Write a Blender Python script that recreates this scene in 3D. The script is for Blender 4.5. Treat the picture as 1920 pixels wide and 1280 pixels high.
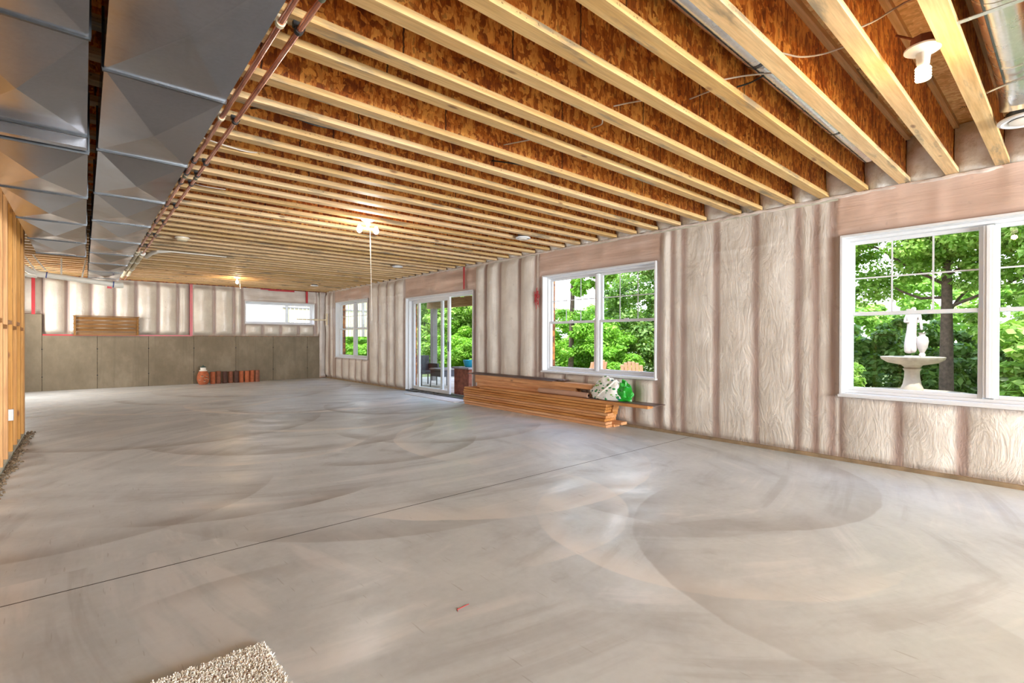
import bpy, bmesh, math, random
import numpy as np
from mathutils import Vector, Matrix, Euler
random.seed(7); np.random.seed(7)
for o in list(bpy.data.objects): bpy.data.objects.remove(o)
S = bpy.context.scene
COL = S.collection
# ------------------------------------------------------------------ camera, sky, sun, lights, exposure
cd = bpy.data.cameras.new('camera'); cam = bpy.data.objects.new('camera', cd); COL.objects.link(cam)
cd.sensor_width = 36; cd.lens = 17.3125; cd.clip_start = 0.05; cd.clip_end = 300
_yaw, _pi, _ro = .716043, -.00408292, .00264535
_f = Vector((math.sin(_yaw)*math.cos(_pi), math.cos(_yaw)*math.cos(_pi), math.sin(_pi)))
_r = Vector((math.cos(_yaw), -math.sin(_yaw), 0)); _u = _r.cross(_f)
_r2 = _r*math.cos(_ro)+_u*math.sin(_ro); _u2 = -_r*math.sin(_ro)+_u*math.cos(_ro)
cam.matrix_world = Matrix(((_r2.x, _u2.x, -_f.x, 0), (_r2.y, _u2.y, -_f.y, 0), (_r2.z, _u2.z, -_f.z, 1.20086), (0, 0, 0, 1)))
S.camera = cam
wd = bpy.data.worlds.new('world'); S.world = wd; wd.use_nodes = True
nt = wd.node_tree; nt.nodes.clear()
_o = nt.nodes.new('ShaderNodeOutputWorld'); _b = nt.nodes.new('ShaderNodeBackground')
_c = nt.nodes.new('ShaderNodeTexCoord'); _s = nt.nodes.new('ShaderNodeSeparateXYZ'); _g = nt.nodes.new('ShaderNodeValToRGB')
nt.links.new(_c.outputs['Generated'], _s.inputs[0]); nt.links.new(_s.outputs[2], _g.inputs[0])
_g.color_ramp.elements[0].color = (.92, .93, 1, 1); _g.color_ramp.elements[1].color = (.42, .58, .98, 1)
_g.color_ramp.elements[0].position = .0
nt.links.new(_g.outputs[0], _b.inputs[0]); nt.links.new(_b.outputs[0], _o.inputs[0]); _b.inputs[1].default_value = 3.0
def lamp(name, kind, loc, energy, color=(1, 1, 1), size=.1, sizey=None, look=None, spread=None):
    l = bpy.data.lights.new(name, kind); l.energy = energy; l.color = color
    o = bpy.data.objects.new(name, l); COL.objects.link(o); o.location = loc
    if kind == 'AREA':
        l.size = size
        if sizey: l.shape = 'RECTANGLE'; l.size_y = sizey
        if spread: l.spread = spread
    elif kind == 'POINT': l.shadow_soft_size = size
    elif kind == 'SUN': l.angle = size
    if look is not None:
        o.rotation_euler = (Vector(look)-Vector(loc)).to_track_quat('-Z', 'Y').to_euler()
    return o
lamp('sun', 'SUN', (0, 0, 20), 4.2, (1, .95, .86), .012, look=(6.5, 5.5, 20-11.5))
lamp('fill_light', 'AREA', (3.3, -6.6, 1.45), 800, (.92, .97, 1), 4.4, 2.2, look=(2.2, 4.5, 1.75))  # unseen fill panel added behind the camera to brighten the whole interior
lamp('fill_light', 'AREA', (-1.7, 14.2, 1.6), 75, (1, .95, .88), 1.5, 1.5, look=(2.0, 12.4, 1.5))  # added fill, out of view at far left, lifts the back half
lamp('fill_light', 'AREA', (-2.2, 5.3, 1.5), 25, (1, .93, .84), 1.6, 1.5, look=(1.5, 6.5, 2.0))  # weak added fill behind the open studs, stands for no real fixture
S.view_settings.view_transform = 'Standard'; S.view_settings.look = 'None'
S.view_settings.gamma = 1; S.view_settings.use_curve_mapping = False
S.view_settings.exposure = 0.86

# ------------------------------------------------------------------ constants
W, D, H = 5.69, 15.4, 2.65          # right wall face, back wall face, joist underside
HT = 3.075                          # subfloor underside

# ------------------------------------------------------------------ node helpers
class NM:
    def __init__(s, name, rough=.6, metal=0.0, spec=None):
        s.m = bpy.data.materials.new(name); s.m.use_nodes = True; s.t = s.m.node_tree
        s.b = s.t.nodes['Principled BSDF']; s.b.inputs['Roughness'].default_value = rough; s.b.inputs['Metallic'].default_value = metal
        if spec is not None: s.b.inputs['Specular IOR Level'].default_value = spec
        s.out = s.t.nodes['Material Output']
    def n(s, t, ins=None, **kw):
        x = s.t.nodes.new(t)
        for k, v in kw.items(): setattr(x, k, v)
        for k, v in (ins or {}).items():
            if hasattr(v, 'links') or isinstance(v, bpy.types.NodeSocket): s.t.links.new(v, x.inputs[k])
            else: x.inputs[k].default_value = v
        return x
    def link(s, a, b): s.t.links.new(a, b)
    def coord(s, scale=(1, 1, 1), rot=(0, 0, 0), kind='Object', rnd=0.0, warp=None):
        c = s.n('ShaderNodeTexCoord').outputs[kind]
        if rnd:
            oi = s.n('ShaderNodeObjectInfo').outputs['Random']
            m = s.n('ShaderNodeMath', {0: oi, 1: rnd}, operation='MULTIPLY').outputs[0]
            c = s.n('ShaderNodeVectorMath', {0: c, 1: m}, operation='ADD').outputs[0]
        return s.n('ShaderNodeMapping', {'Vector': c, 'Scale': scale, 'Rotation': rot}).outputs[0]
    def noise(s, v, scale, detail=4, rough=.55, dist=0.0):
        return s.n('ShaderNodeTexNoise', {'Vector': v, 'Scale': scale, 'Detail': detail, 'Roughness': rough, 'Distortion': dist}).outputs[0]
    def ramp(s, f, stops, interp='LINEAR'):
        r = s.n('ShaderNodeValToRGB', {0: f}); cr = r.color_ramp; cr.interpolation = interp
        while len(cr.elements) < len(stops): cr.elements.new(.5)
        for e, (p, c) in zip(cr.elements, stops): e.position = p; e.color = tuple(c)+(1,) if len(c) == 3 else c
        return r.outputs[0]
    def mix(s, f, a, b, mode='MIX'):
        x = s.n('ShaderNodeMix', data_type='RGBA', blend_type=mode)
        for i, v in ((0, f), (6, a), (7, b)):
            if isinstance(v, bpy.types.NodeSocket): s.link(v, x.inputs[i])
            elif i == 0: x.inputs[0].default_value = v
            else: x.inputs[i].default_value = tuple(v)+(1,) if len(v) == 3 else v
        return x.outputs[2]
    def math(s, op, a, b=0.0, c=0.0):
        return s.n('ShaderNodeMath', {0: a, 1: b, 2: c}, operation=op).outputs[0]
    def mr(s, v, a, b, c=0.0, d=1.0, smooth=True):
        return s.n('ShaderNodeMapRange', {'Value': v, 'From Min': a, 'From Max': b, 'To Min': c, 'To Max': d}, interpolation_type='SMOOTHSTEP' if smooth else 'LINEAR').outputs[0]
    def base(s, c):
        if isinstance(c, bpy.types.NodeSocket): s.link(c, s.b.inputs['Base Color'])
        else: s.b.inputs['Base Color'].default_value = tuple(c)+(1,)
    def bump(s, h, strength=.3, dist=.01):
        x = s.n('ShaderNodeBump', {'Height': h, 'Strength': strength, 'Distance': dist}); s.link(x.outputs[0], s.b.inputs['Normal'])

def lin(*c):
    return tuple((x/255/12.92 if x/255 <= .04045 else ((x/255+.055)/1.055)**2.4) for x in c)
def plain(name, rgb, rough=.6, metal=0., var=.12, scale=8, bump=0):
    m = NM(name, rough, metal); c = lin(*rgb)
    f = m.noise(m.coord(rnd=9), scale, 4)
    m.base(m.ramp(f, [(.3, tuple(x*(1-var) for x in c)), (.7, tuple(min(1, x*(1+var)) for x in c))]))
    if bump: m.bump(f, bump, .005)
    return m.m
def emit(name, rgb, st):
    m = NM(name); m.base((1, 1, 1)); m.b.inputs['Emission Color'].default_value = tuple(rgb)+(1,); m.b.inputs['Emission Strength'].default_value = st
    return m.m
# --- wood with grain along a chosen axis
def wood(name, c1, c2, axis=0, rough=.55, stain=0.0, rnd=13, knots=True, marks=False):
    m = NM(name, rough)
    sc = [26, 26, 26]; sc[axis] = 1.3
    v = m.coord(tuple(sc), rnd=rnd)
    g = m.noise(v, 1.0, 5, .6, .8)
    v2 = m.coord(tuple(x*3.5 for x in sc), rnd=rnd)
    g2 = m.noise(v2, 1.0, 3, .6)
    c = m.ramp(g, [(.3, lin(*c1)), (.68, lin(*c2))])
    c = m.mix(m.mr(g2, .35, .7, 0, .3), c, lin(*[x*.72 for x in c1]))
    oi = m.n('ShaderNodeObjectInfo').outputs['Random']
    hs = m.n('ShaderNodeHueSaturation', {'Color': c, 'Value': m.mr(oi, 0, 1, .84, 1.12, False), 'Hue': .5, 'Saturation': m.mr(oi, 1, 0, .88, 1.1, False)}).outputs[0]
    c = hs
    if knots:
        vs = [7, 7, 7]; vs[axis] = 2.6
        vo = m.n('ShaderNodeTexVoronoi', {'Vector': m.coord(tuple(vs), rnd=rnd), 'Scale': 1.0}).outputs['Distance']
        c = m.mix(m.mr(vo, .05, .14, .75, 0), c, lin(110, 62, 30))
    if stain:
        ss = [6, 6, 6]; ss[axis] = 1.1
        st = m.noise(m.coord(tuple(ss), rnd=31), 1.0, 5, .65)
        c = m.mix(m.mr(st, .54, .66, 0, stain), c, lin(118, 112, 96))
    if marks:
        ms = [60, 14, 60]
        mk = m.noise(m.coord(tuple(ms), rnd=17), 1.0, 2, .8)
        mm = m.noise(m.coord((2.2, 1, 1), rnd=5), 1.0, 1)
        sx = m.n('ShaderNodeSeparateXYZ', {0: m.n('ShaderNodeTexCoord').outputs['Object']}).outputs[2]
        band = m.math('MULTIPLY', m.mr(sx, H+.016, H+.018, 0, 1), m.mr(sx, H+.027, H+.029, 1, 0))
        f = m.math('MULTIPLY', m.math('MULTIPLY', m.mr(mk, .6, .64, 0, .8), m.mr(mm, .48, .52, 0, 1)), band)
        c = m.mix(f, c, lin(95, 70, 35))
    m.base(c); m.bump(g2, .12, .004)
    return m.m
# --- oriented strand board
def osb(name, dark, mid, light, s1=(16, 16, 7), s2=(9, 9, 14), seam=False, rnd=11.0, streak=.45, voidlo=.02):
    m = NM(name, .55)
    wv = m.noise(m.coord(rnd=rnd), 3.5, 2)
    def strands(sc, rot, off):
        v = m.coord(sc, rot, rnd=rnd)
        v = m.n('ShaderNodeVectorMath', {0: v, 1: m.n('ShaderNodeVectorMath', {0: m.n('ShaderNodeTexNoise', {'Vector': v, 'Scale': .6, 'Detail': 2.0}).outputs['Color'], 1: (2.2, 2.2, 2.2)}, operation='MULTIPLY').outputs[0]}, operation='ADD').outputs[0]
        return m.n('ShaderNodeTexVoronoi', {'Vector': v, 'Scale': 1.0, 'Randomness': 1.0})
    a = strands(s1, (0, .18, 0), 0); b = strands(s2, (0, -.75, 0), 3)
    ga = m.n('ShaderNodeSeparateColor', {0: a.outputs['Color']}).outputs[0]
    gb = m.n('ShaderNodeSeparateColor', {0: b.outputs['Color']}).outputs[1]
    sel = m.n('ShaderNodeSeparateColor', {0: b.outputs['Color']}).outputs[2]
    v = m.mix(m.mr(sel, .62, .66, 0, 1), ga, gb)
    fib = m.noise(m.coord(tuple(x*4 for x in s1), (0, .18, 0), rnd=rnd), 1.0, 3, .6)
    v = m.math('ADD', m.math('MULTIPLY', v, 1-streak), m.math('MULTIPLY', fib, streak))
    v = m.math('ADD', v, m.mr(wv, .3, .7, -.1, .1))
    big = m.n('ShaderNodeTexVoronoi', {'Vector': m.coord((7, 7, 3.2), (0, .4, 0), rnd=rnd), 'Scale': 1.0})
    v = m.math('ADD', v, m.mr(m.n('ShaderNodeSeparateColor', {0: big.outputs['Color']}).outputs[0], 0, 1, -.07, .07, False))
    c = m.ramp(v, [(.16, lin(*dark)), (.34, lin(*[ (x+y)/2 for x, y in zip(dark, mid)])), (.5, lin(*mid)), (.68, lin(*light)), (.86, lin(*[min(255, x*1.12) for x in light]))])
    fl_ = strands((38, 38, 26), (0, 1.0, 0), 5)
    c = m.mix(m.mr(m.n('ShaderNodeSeparateColor', {0: fl_.outputs['Color']}).outputs[0], .9, .92, 0, .55), c, lin(*[min(255, x*1.08) for x in light]))
    c = m.mix(m.mr(m.n('ShaderNodeSeparateColor', {0: fl_.outputs['Color']}).outputs[1], .9, .92, 0, .5), c, lin(*dark))
    if seam:
        x = m.n('ShaderNodeSeparateXYZ', {0: m.n('ShaderNodeTexCoord').outputs['Object']}).outputs[0]
        oi = m.n('ShaderNodeObjectInfo').outputs['Random']
        xx = m.math('ADD', x, m.math('MULTIPLY', oi, 3.0))
        xx = m.math('ADD', xx, m.math('MULTIPLY', m.noise(m.coord((1, 1, 30)), 1.0, 2), .02))
        fr = m.math('ABSOLUTE', m.math('SUBTRACT', m.math('FRACT', m.math('DIVIDE', xx, 1.22)), .5))
        c = m.mix(m.mr(fr, .003, .0055, .92, 0), c, lin(45, 15, 5))
    m.base(c); m.bump(v, .25, .004)
    return m.m
M = {}
M['web'] = osb('osb_web', (120, 54, 12), (202, 114, 38), (236, 168, 82), s1=(40, 40, 10), s2=(28, 28, 32), seam=True, streak=.55)
M['deck'] = osb('osb_deck', (200, 150, 84), (232, 186, 118), (248, 214, 150), s1=(36, 9, 20), s2=(24, 20, 20), streak=.68)
M['rim'] = osb('osb_rim', (92, 40, 12), (150, 76, 24), (190, 118, 46))
M['flange'] = wood('pine_flange', (208, 166, 108), (236, 203, 148), 0, .55, stain=.75, marks=True)
M['stud'] = wood('stud_lumber', (190, 128, 62), (226, 172, 102), 2, .6)
M['lumber'] = wood('reddish_lumber', (196, 126, 72), (238, 178, 118), 1, .6)
M['plate'] = plain('treated_plate', (200, 196, 178), .7, var=.15)
M['darkboard'] = wood('dark_board', (78, 56, 50), (120, 94, 84), 1, .45, knots=False)
M['slat'] = wood('brown_slat', (128, 86, 34), (170, 122, 56), 0, .6)
M['white'] = plain('white_vinyl', (224, 225, 227), .35, var=.02)
M['porcelain'] = plain('porcelain', (240, 235, 225), .25, var=.02)
M['pvc'] = plain('white_plastic_pipe', (246, 241, 228), .35, var=.03)
M['foam'] = plain('pale_insulation', (226, 212, 180), .6, var=.06)
M['red'] = plain('red_tape', (186, 40, 50), .35, var=.08)
M['black'] = plain('black_plastic', (28, 26, 26), .5, var=.1)
M['blue'] = plain('blue_box_plastic', (70, 84, 150), .5)
M['wirew'] = plain('white_cable', (216, 208, 196), .5)
M['terracotta'] = plain('terracotta', (176, 98, 62), .8, var=.2, scale=14)
M['clay_dark'] = plain('fired_dark_clay', (88, 60, 50), .8, var=.25, scale=14)
M['clay_brown'] = plain('brown_clay', (136, 84, 62), .8, var=.25, scale=14)
M['kraft'] = plain('kraft_paper', (188, 148, 124), .7, var=.05)
M['green'] = plain('green_bag', (30, 160, 40), .35, var=.2)
M['boxbrown'] = plain('weathered_brick_brown', (130, 78, 58), .9, var=.4, scale=10)
M['stone'] = plain('pale_cast_stone', (172, 160, 142), .85, var=.16, scale=9, bump=.3)
M['stonew'] = plain('white_cast_stone', (186, 176, 168), .8, var=.08, scale=12)
M['peach'] = plain('peach_plastic', (206, 150, 116), .55, var=.05)
M['teal'] = plain('teal_glazed', (30, 150, 176), .3, var=.08)
M['wicker'] = plain('dark_grey_wicker', (72, 74, 82), .7, var=.2, scale=60)
M['siding'] = plain('white_siding', (244, 240, 240), .7, var=.02)
M['postgrey'] = plain('grey_post', (138, 134, 132), .7, var=.1)
M['decktimber'] = wood('weathered_deck', (150, 124, 84), (200, 176, 128), 1, .8)
M['bark'] = plain('bark', (96, 80, 66), .9, var=.4, scale=16, bump=.6)
M['patio'] = plain('pale_flagstone', (196, 182, 168), .85, var=.1, scale=3)
M['grass'] = plain('mulch_ground', (96, 104, 60), .95, var=.4, scale=4)
M['rubble'] = plain('debris', (130, 112, 90), .95, var=.4, scale=60)
M['pile'] = plain('cream_pile', (254, 246, 236), .95, var=.06, scale=30)
M['bulbw'] = emit('warm_bulb', (1, .78, .5), 4)
M['bulbc'] = emit('cool_bulb', (1, .98, .95), 14)

def galv(name, rgb, rough, scale):
    m = NM(name, rough, .85)
    v = m.n('ShaderNodeTexVoronoi', {'Vector': m.coord(rnd=3), 'Scale': scale}).outputs['Color']
    f = m.n('ShaderNodeSeparateColor', {0: v}).outputs[0]
    n2 = m.noise(m.coord(rnd=3), 2.2, 5, .65)
    c = lin(*rgb)
    m.base(m.ramp(m.math('ADD', m.math('MULTIPLY', f, .14), m.math('MULTIPLY', n2, .86)), [(.25, tuple(x*.82 for x in c)), (.75, tuple(min(1, x*1.14) for x in c))]))
    m.link(m.mr(n2, .3, .7, rough-.05, rough+.07), m.b.inputs['Roughness'])
    return m.m
M['duct'] = galv('galvanised_sheet', (150, 151, 156), .2, 90)
M['duct2'] = galv('galvanised_round', (226, 228, 228), .26, 70)
M['seam'] = galv('seam_metal', (96, 99, 102), .3, 40)
def copper():
    m = NM('copper', .24, .85)
    f = m.noise(m.coord((3, 1.2, 3)), 4, 5)
    m.base(m.ramp(f, [(.3, lin(160, 96, 74)), (.5, lin(222, 150, 122)), (.72, lin(244, 196, 172))]))
    return m.m
M['copper'] = copper()
def concrete_wall():
    m = NM('poured_concrete', .85)
    a = m.noise(m.coord(), .9, 6, .6); b = m.noise(m.coord((1, 1, .5)), 5, 6, .65)
    c = m.ramp(m.math('ADD', m.math('MULTIPLY', a, .6), m.math('MULTIPLY', b, .4)), [(.3, lin(108, 98, 80)), (.52, lin(132, 121, 102)), (.72, lin(158, 147, 128))])
    v = m.noise(m.coord((9, 9, .5)), 1.0, 3)
    c = m.mix(m.mr(v, .56, .7, 0, .3), c, lin(110, 100, 84))
    m.base(c); m.bump(b, .25, .006)
    return m.m
M['concrete'] = concrete_wall()
def floor_mat():
    m = NM('trowelled_slab', .42)
    m.b.inputs['Specular IOR Level'].default_value = .5
    co = m.n('ShaderNodeTexCoord').outputs['Object']
    sp = m.n('ShaderNodeSeparateXYZ', {0: co}); x, y = sp.outputs[0], sp.outputs[1]
    n1 = m.noise(m.coord(), .55, 5, .6, 1.2); n2 = m.noise(m.coord(), 2.2, 6, .62, .6); n3 = m.noise(m.coord(), 22, 4, .6)
    t = m.math('ADD', m.math('MULTIPLY', n1, .5), m.math('ADD', m.math('MULTIPLY', n2, .35), m.math('MULTIPLY', n3, .15)))
    c = m.ramp(t, [(.3, lin(170, 175, 178)), (.44, lin(191, 197, 201)), (.56, lin(205, 211, 215)), (.72, lin(220, 225, 229))])
    mk = m.mr(m.noise(m.coord((1, 1, 1)), 1.0, 3, .55, .5), .35, .6, .3, 1)
    nz = m.math('MULTIPLY', m.noise(m.coord(), 3.5, 4), .10)
    # trowel swings: (cx, cy, r, width, dirx, diry, cutoff, amount dark(+)/light(-))
    arcs = [(1.15, 5.3, 1.66, .42, -.15, -1, .80, .55), (.55, 1.5, 1.32, .24, .12, 1, .93, .5), (2.3, 4.6, 2.1, .5, -.75, -1, .8, .32),
            (3.2, 1.7, 1.15, .35, -1, -.2, .2, -.35), (3.0, 4.2, 1.9, .6, -.1, -1, .55, -.4), (3.6, .6, 1.6, .4, -.9, .5, .5, .3),
            (1.9, 1.0, 1.3, .5, -.4, -.9, .1, .2), (2.3, 7.2, 1.9, .5, -.1, -1, .3, .4), (3.9, 6.1, 1.5, .4, -.4, -1, .3, .35), (1.0, 8.6, 2.0, .4, .1, -1, .35, .4),
            (3.4, 10.2, 2.1, .5, -.3, -1, .1, -.6), (2.4, 12.3, 2.0, .4, -.2, -1, .2, .35), (4.3, 4.6, 1.7, .5, -.6, .7, .1, -.4), (4.4, 8.3, 1.3, .3, -.6, -.7, 0, .4),
            (4.2, 2.4, 1.5, .5, -.3, -1, .3, .3), (2.2, 2.9, 1.1, .3, .6, -.7, .4, -.3), (-.1, 5.2, 1.5, .4, .2, -1, .5, .3), (1.6, 6.3, 1.2, .25, 0, -1, .5, -.35), (3.1, 8.1, 1.8, .3, -.5, -1, .3, -.5),
            (2.6, 5.6, 1.3, .3, .1, -1, .6, .4), (3.3, 13.4, 2.2, .5, -.2, -1, .1, .4), (1.4, 11.2, 1.7, .35, 0, -1, .3, -.5), (2.9, 9.4, 1.1, .3, -.3, -1, .2, .45)]
    def polar(cx, cy, k, seed):
        ax = m.math('SUBTRACT', x, cx); ay = m.math('SUBTRACT', y, cy)
        d = m.math('SQRT', m.math('ADD', m.math('MULTIPLY', ax, ax), m.math('MULTIPLY', ay, ay)))
        a = m.math('ARCTAN2', ay, ax)
        cv = m.n('ShaderNodeCombineXYZ', {0: m.math('MULTIPLY', d, k), 1: m.math('MULTIPLY', a, 1.6), 2: seed}).outputs[0]
        return m.noise(cv, 1.0, 5, .62, .4)
    p1 = polar(2.9, 8.6, 3.4, 0.0); p2 = polar(1.2, 4.6, 3.0, 4.0); p3 = polar(4.2, 3.4, 3.2, 9.0)
    sel = m.mr(m.noise(m.coord(), .45, 2), .45, .55, 0, 1); sel2 = m.mr(m.noise(m.coord((1, 1, 1), (0, 0, 1)), .4, 2), .46, .56, 0, 1)
    pol = m.mix(sel2, m.mix(sel, p1, p2), p3)
    c = m.mix(m.mr(pol, .36, .48, .3, 0), c, lin(142, 139, 138)); c = m.mix(m.mr(pol, .54, .64, 0, .4), c, lin(232, 231, 233))
    for (cx, cy, r, w, dx, dy, cut, am) in arcs:
        w *= .72
        l = math.hypot(dx, dy); dx /= l; dy /= l
        ax = m.math('SUBTRACT', x, cx); ay = m.math('SUBTRACT', y, cy)
        d = m.math('SQRT', m.math('ADD', m.math('MULTIPLY', ax, ax), m.math('MULTIPLY', ay, ay)))
        dn = m.math('ADD', d, m.math('MULTIPLY', nz, .6))
        ring = m.math('MULTIPLY', m.mr(dn, r-w, r, 0, 1), m.mr(dn, r, r+.02, 1, 0))
        cs = m.math('DIVIDE', m.math('ADD', m.math('MULTIPLY', ax, dx), m.math('MULTIPLY', ay, dy)), m.math('ADD', d, .001))
        f = m.math('MULTIPLY', m.math('MULTIPLY', ring, mk), m.mr(m.math('ADD', cs, m.math('MULTIPLY', n2, .15)), cut, cut+.3, 0, min(1, abs(am)*1.5)))
        c = m.mix(f, c, lin(136, 130, 126) if am > 0 else lin(232, 227, 222))
    # fine scratches
    sc = m.noise(m.coord((60, 5, 1), (0, 0, .7)), 1.0, 2, .5)
    c = m.mix(m.mr(sc, .68, .73, 0, .25), c, lin(110, 100, 92))
    m.base(c)
    m.link(m.mr(pol, .4, .62, .5, .3), m.b.inputs['Roughness'])
    m.bump(m.math('ADD', m.math('MULTIPLY', n2, .7), m.math('MULTIPLY', n3, .3)), .08, .01)
    return m.m
M['floor'] = floor_mat()
def plastic_mat():
    m = NM('poly_over_batts', .3)
    at_ = m.n('ShaderNodeAttribute', attribute_name='Col'); at = at_.outputs['Color']
    n1 = m.noise(m.coord(), 3.0, 5, .6); n2 = m.noise(m.coord(), 14, 5, .6)
    c = m.mix(m.mr(n1, .35, .7, 0, .3), at, lin(176, 160, 148))
    c = m.mix(m.mr(n2, .62, .74, 0, .22), c, lin(120, 104, 96))
    m.base(c)
    w1 = m.noise(m.coord((1, 5, 2), (.5, 0, 0)), 1.1, 5, .6, 1.2)
    w2 = m.noise(m.coord((9, 9, 2.5), (0, 0, 0)), 1.3, 4, .6, .7)
    r1 = m.math('ABSOLUTE', m.math('SUBTRACT', w1, .5)); r2 = m.math('ABSOLUTE', m.math('SUBTRACT', w2, .5))
    h = m.math('ADD', m.mr(r1, 0, .12, 1, 0), m.math('MULTIPLY', m.mr(r2, 0, .15, 1, 0), .6))
    w3 = m.noise(m.coord((1, .8, 9)), 1.2, 4, .6, .5)
    h = m.mix(at_.outputs['Alpha'], m.mr(w3, .3, .7, 0, 1.2), h)
    m.bump(h, .2, .014)
    m.b.inputs['Specular IOR Level'].default_value = .6
    return m.m
M['poly'] = plastic_mat()
def batt_mat():
    m = NM('white_fibreglass', .9)
    n1 = m.noise(m.coord(rnd=4), 9, 6, .65)
    m.base(m.ramp(n1, [(.3, lin(214, 204, 190)), (.5, lin(238, 234, 228)), (.7, lin(248, 247, 244))]))
    m.bump(n1, .6, .02); return m.m
M['batt'] = batt_mat()
def glass_mat():
    m = NM('window_glass'); t = m.t
    tr = m.n('ShaderNodeBsdfTransparent', {'Color': (.96, .98, .97, 1)}); gl = m.n('ShaderNodeBsdfGlossy', {'Roughness': .02})
    lw = m.n('ShaderNodeLayerWeight', {'Blend': .5}).outputs['Facing']
    fr = m.math('ADD', m.math('MULTIPLY', m.math('POWER', lw, 4.0), .22), .02)
    mx = m.n('ShaderNodeMixShader', {0: fr, 1: tr.outputs[0], 2: gl.outputs[0]})
    m.link(mx.outputs[0], m.out.inputs[0]); return m.m
M['glass'] = glass_mat()
def leaf_mat(name, c1, c2, c3):
    m = NM(name, .6)
    rn = m.n('ShaderNodeNewGeometry').outputs['Random Per Island']
    c = m.ramp(rn, [(.0, lin(*c1)), (.5, lin(*c2)), (1, lin(*c3))])
    m.base(c)
    tl = m.n('ShaderNodeBsdfTranslucent', {'Color': m.mix(.5, c, lin(170, 220, 40))})
    mx = m.n('ShaderNodeMixShader', {0: .45, 1: m.b.outputs[0], 2: tl.outputs[0]})
    m.link(mx.outputs[0], m.out.inputs[0]); return m.m
M['leafA'] = leaf_mat('maple_leaf', (104, 142, 52), (150, 192, 80), (206, 230, 134))
M['leafB'] = leaf_mat('dark_leaf', (70, 104, 46), (114, 150, 72), (172, 200, 122))
M['leafC'] = leaf_mat('bright_leaf', (96, 150, 30), (134, 188, 54), (176, 216, 96))
def bag_mat():
    m = NM('leaf_print_bag', .4)
    vo = m.n('ShaderNodeTexVoronoi', {'Vector': m.coord((17, 17, 30), (.6, 0, 0)), 'Scale': 1.0})
    k = m.n('ShaderNodeSeparateColor', {0: vo.outputs['Color']}).outputs[0]
    lf = m.ramp(k, [(.0, lin(238, 238, 232)), (.35, lin(40, 140, 70)), (.65, lin(30, 110, 110)), (.85, lin(140, 190, 90))], 'CONSTANT')
    m.base(m.mix(m.mr(vo.outputs['Distance'], .38, .44, 1, 0), lin(238, 238, 232), lf))
    return m.m
M['bag'] = bag_mat()

# ------------------------------------------------------------------ mesh helpers
class MB:
    def __init__(s): s.v = []; s.f = []
    def box(s, x0, x1, y0, y1, z0, z1, j=0, R=None):
        b = len(s.v); vs = [(x, y, z) for x in (x0, x1) for y in (y0, y1) for z in (z0, z1)]
        if R is not None: vs = [tuple(R @ Vector(p)) for p in vs]
        s.v += vs
        s.f += [tuple(b+i for i in q) for q in ((0, 1, 3, 2), (4, 6, 7, 5), (0, 4, 5, 1), (2, 3, 7, 6), (0, 2, 6, 4), (1, 5, 7, 3))]
        return s
    def tube(s, pts, r, n=10, caps=True, radii=None, smoothpts=False):
        pts = [Vector(p) for p in pts]; rings = []
        up = Vector((0, 0, 1))
        for i, p in enumerate(pts):
            t = (pts[min(i+1, len(pts)-1)]-pts[max(i-1, 0)]).normalized()
            a = t.cross(up if abs(t.z) < .95 else Vector((1, 0, 0))).normalized(); c = a.cross(t)
            rr = radii[i] if radii else r
            b = len(s.v); rings.append(b)
            s.v += [tuple(p+a*math.cos(2*math.pi*k/n)*rr+c*math.sin(2*math.pi*k/n)*rr) for k in range(n)]
        for a, b in zip(rings[:-1], rings[1:]):
            for k in range(n): s.f.append((a+k, a+(k+1) % n, b+(k+1) % n, b+k))
        if caps:
            s.f.append(tuple(rings[0]+k for k in range(n))[::-1]); s.f.append(tuple(rings[-1]+k for k in range(n)))
        return s
    def lathe(s, prof, c=(0, 0, 0), n=24, sx=1, sy=1, fl=None):
        rings = []
        for i, (r, z) in enumerate(prof):
            b = len(s.v); rings.append(b)
            for k in range(n):
                a = 2*math.pi*k/n; q = r*(1+(fl(a, i) if fl else 0))
                s.v.append((c[0]+q*math.cos(a)*sx, c[1]+q*math.sin(a)*sy, c[2]+z))
        for a, b in zip(rings[:-1], rings[1:]):
            for k in range(n): s.f.append((a+k, a+(k+1) % n, b+(k+1) % n, b+k))
        s.f.append(tuple(rings[0]+k for k in range(n))[::-1]); s.f.append(tuple(rings[-1]+k for k in range(n)))
        return s
    def mesh(s, name, mat, smooth=False):
        me = bpy.data.meshes.new(name); me.from_pydata(s.v, [], s.f); me.materials.append(mat)
        bm = bmesh.new(); bm.from_mesh(me); bmesh.ops.recalc_face_normals(bm, faces=bm.faces); bm.to_mesh(me); bm.free()
        if smooth:
            for p in me.polygons: p.use_smooth = True
            try: me.set_sharp_from_angle(angle=.7)
            except Exception: pass
        return me
def link(name, me, parent=None, loc=None):
    o = bpy.data.objects.new(name, me); COL.objects.link(o)
    if parent is not None: o.parent = parent
    if loc is not None: o.location = loc
    return o
def obj(name, mb, mat, parent=None, smooth=False, loc=None, bevel=0):
    o = link(name, mb.mesh(name, mat, smooth), parent, loc)
    if bevel:
        b = o.modifiers.new('bevel', 'BEVEL'); b.width = bevel; b.segments = 2
    return o
def tag(o, label, cat, group=None, kind=None):
    o['label'] = label; o['category'] = cat
    if group: o['group'] = group
    if kind: o['kind'] = kind
    return o
def thing(name, label, cat, loc=(0, 0, 0), group=None, kind=None):
    o = bpy.data.objects.new(name, None); COL.objects.link(o); o.location = loc; o.empty_display_size = .1
    return tag(o, label, cat, group, kind)

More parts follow.
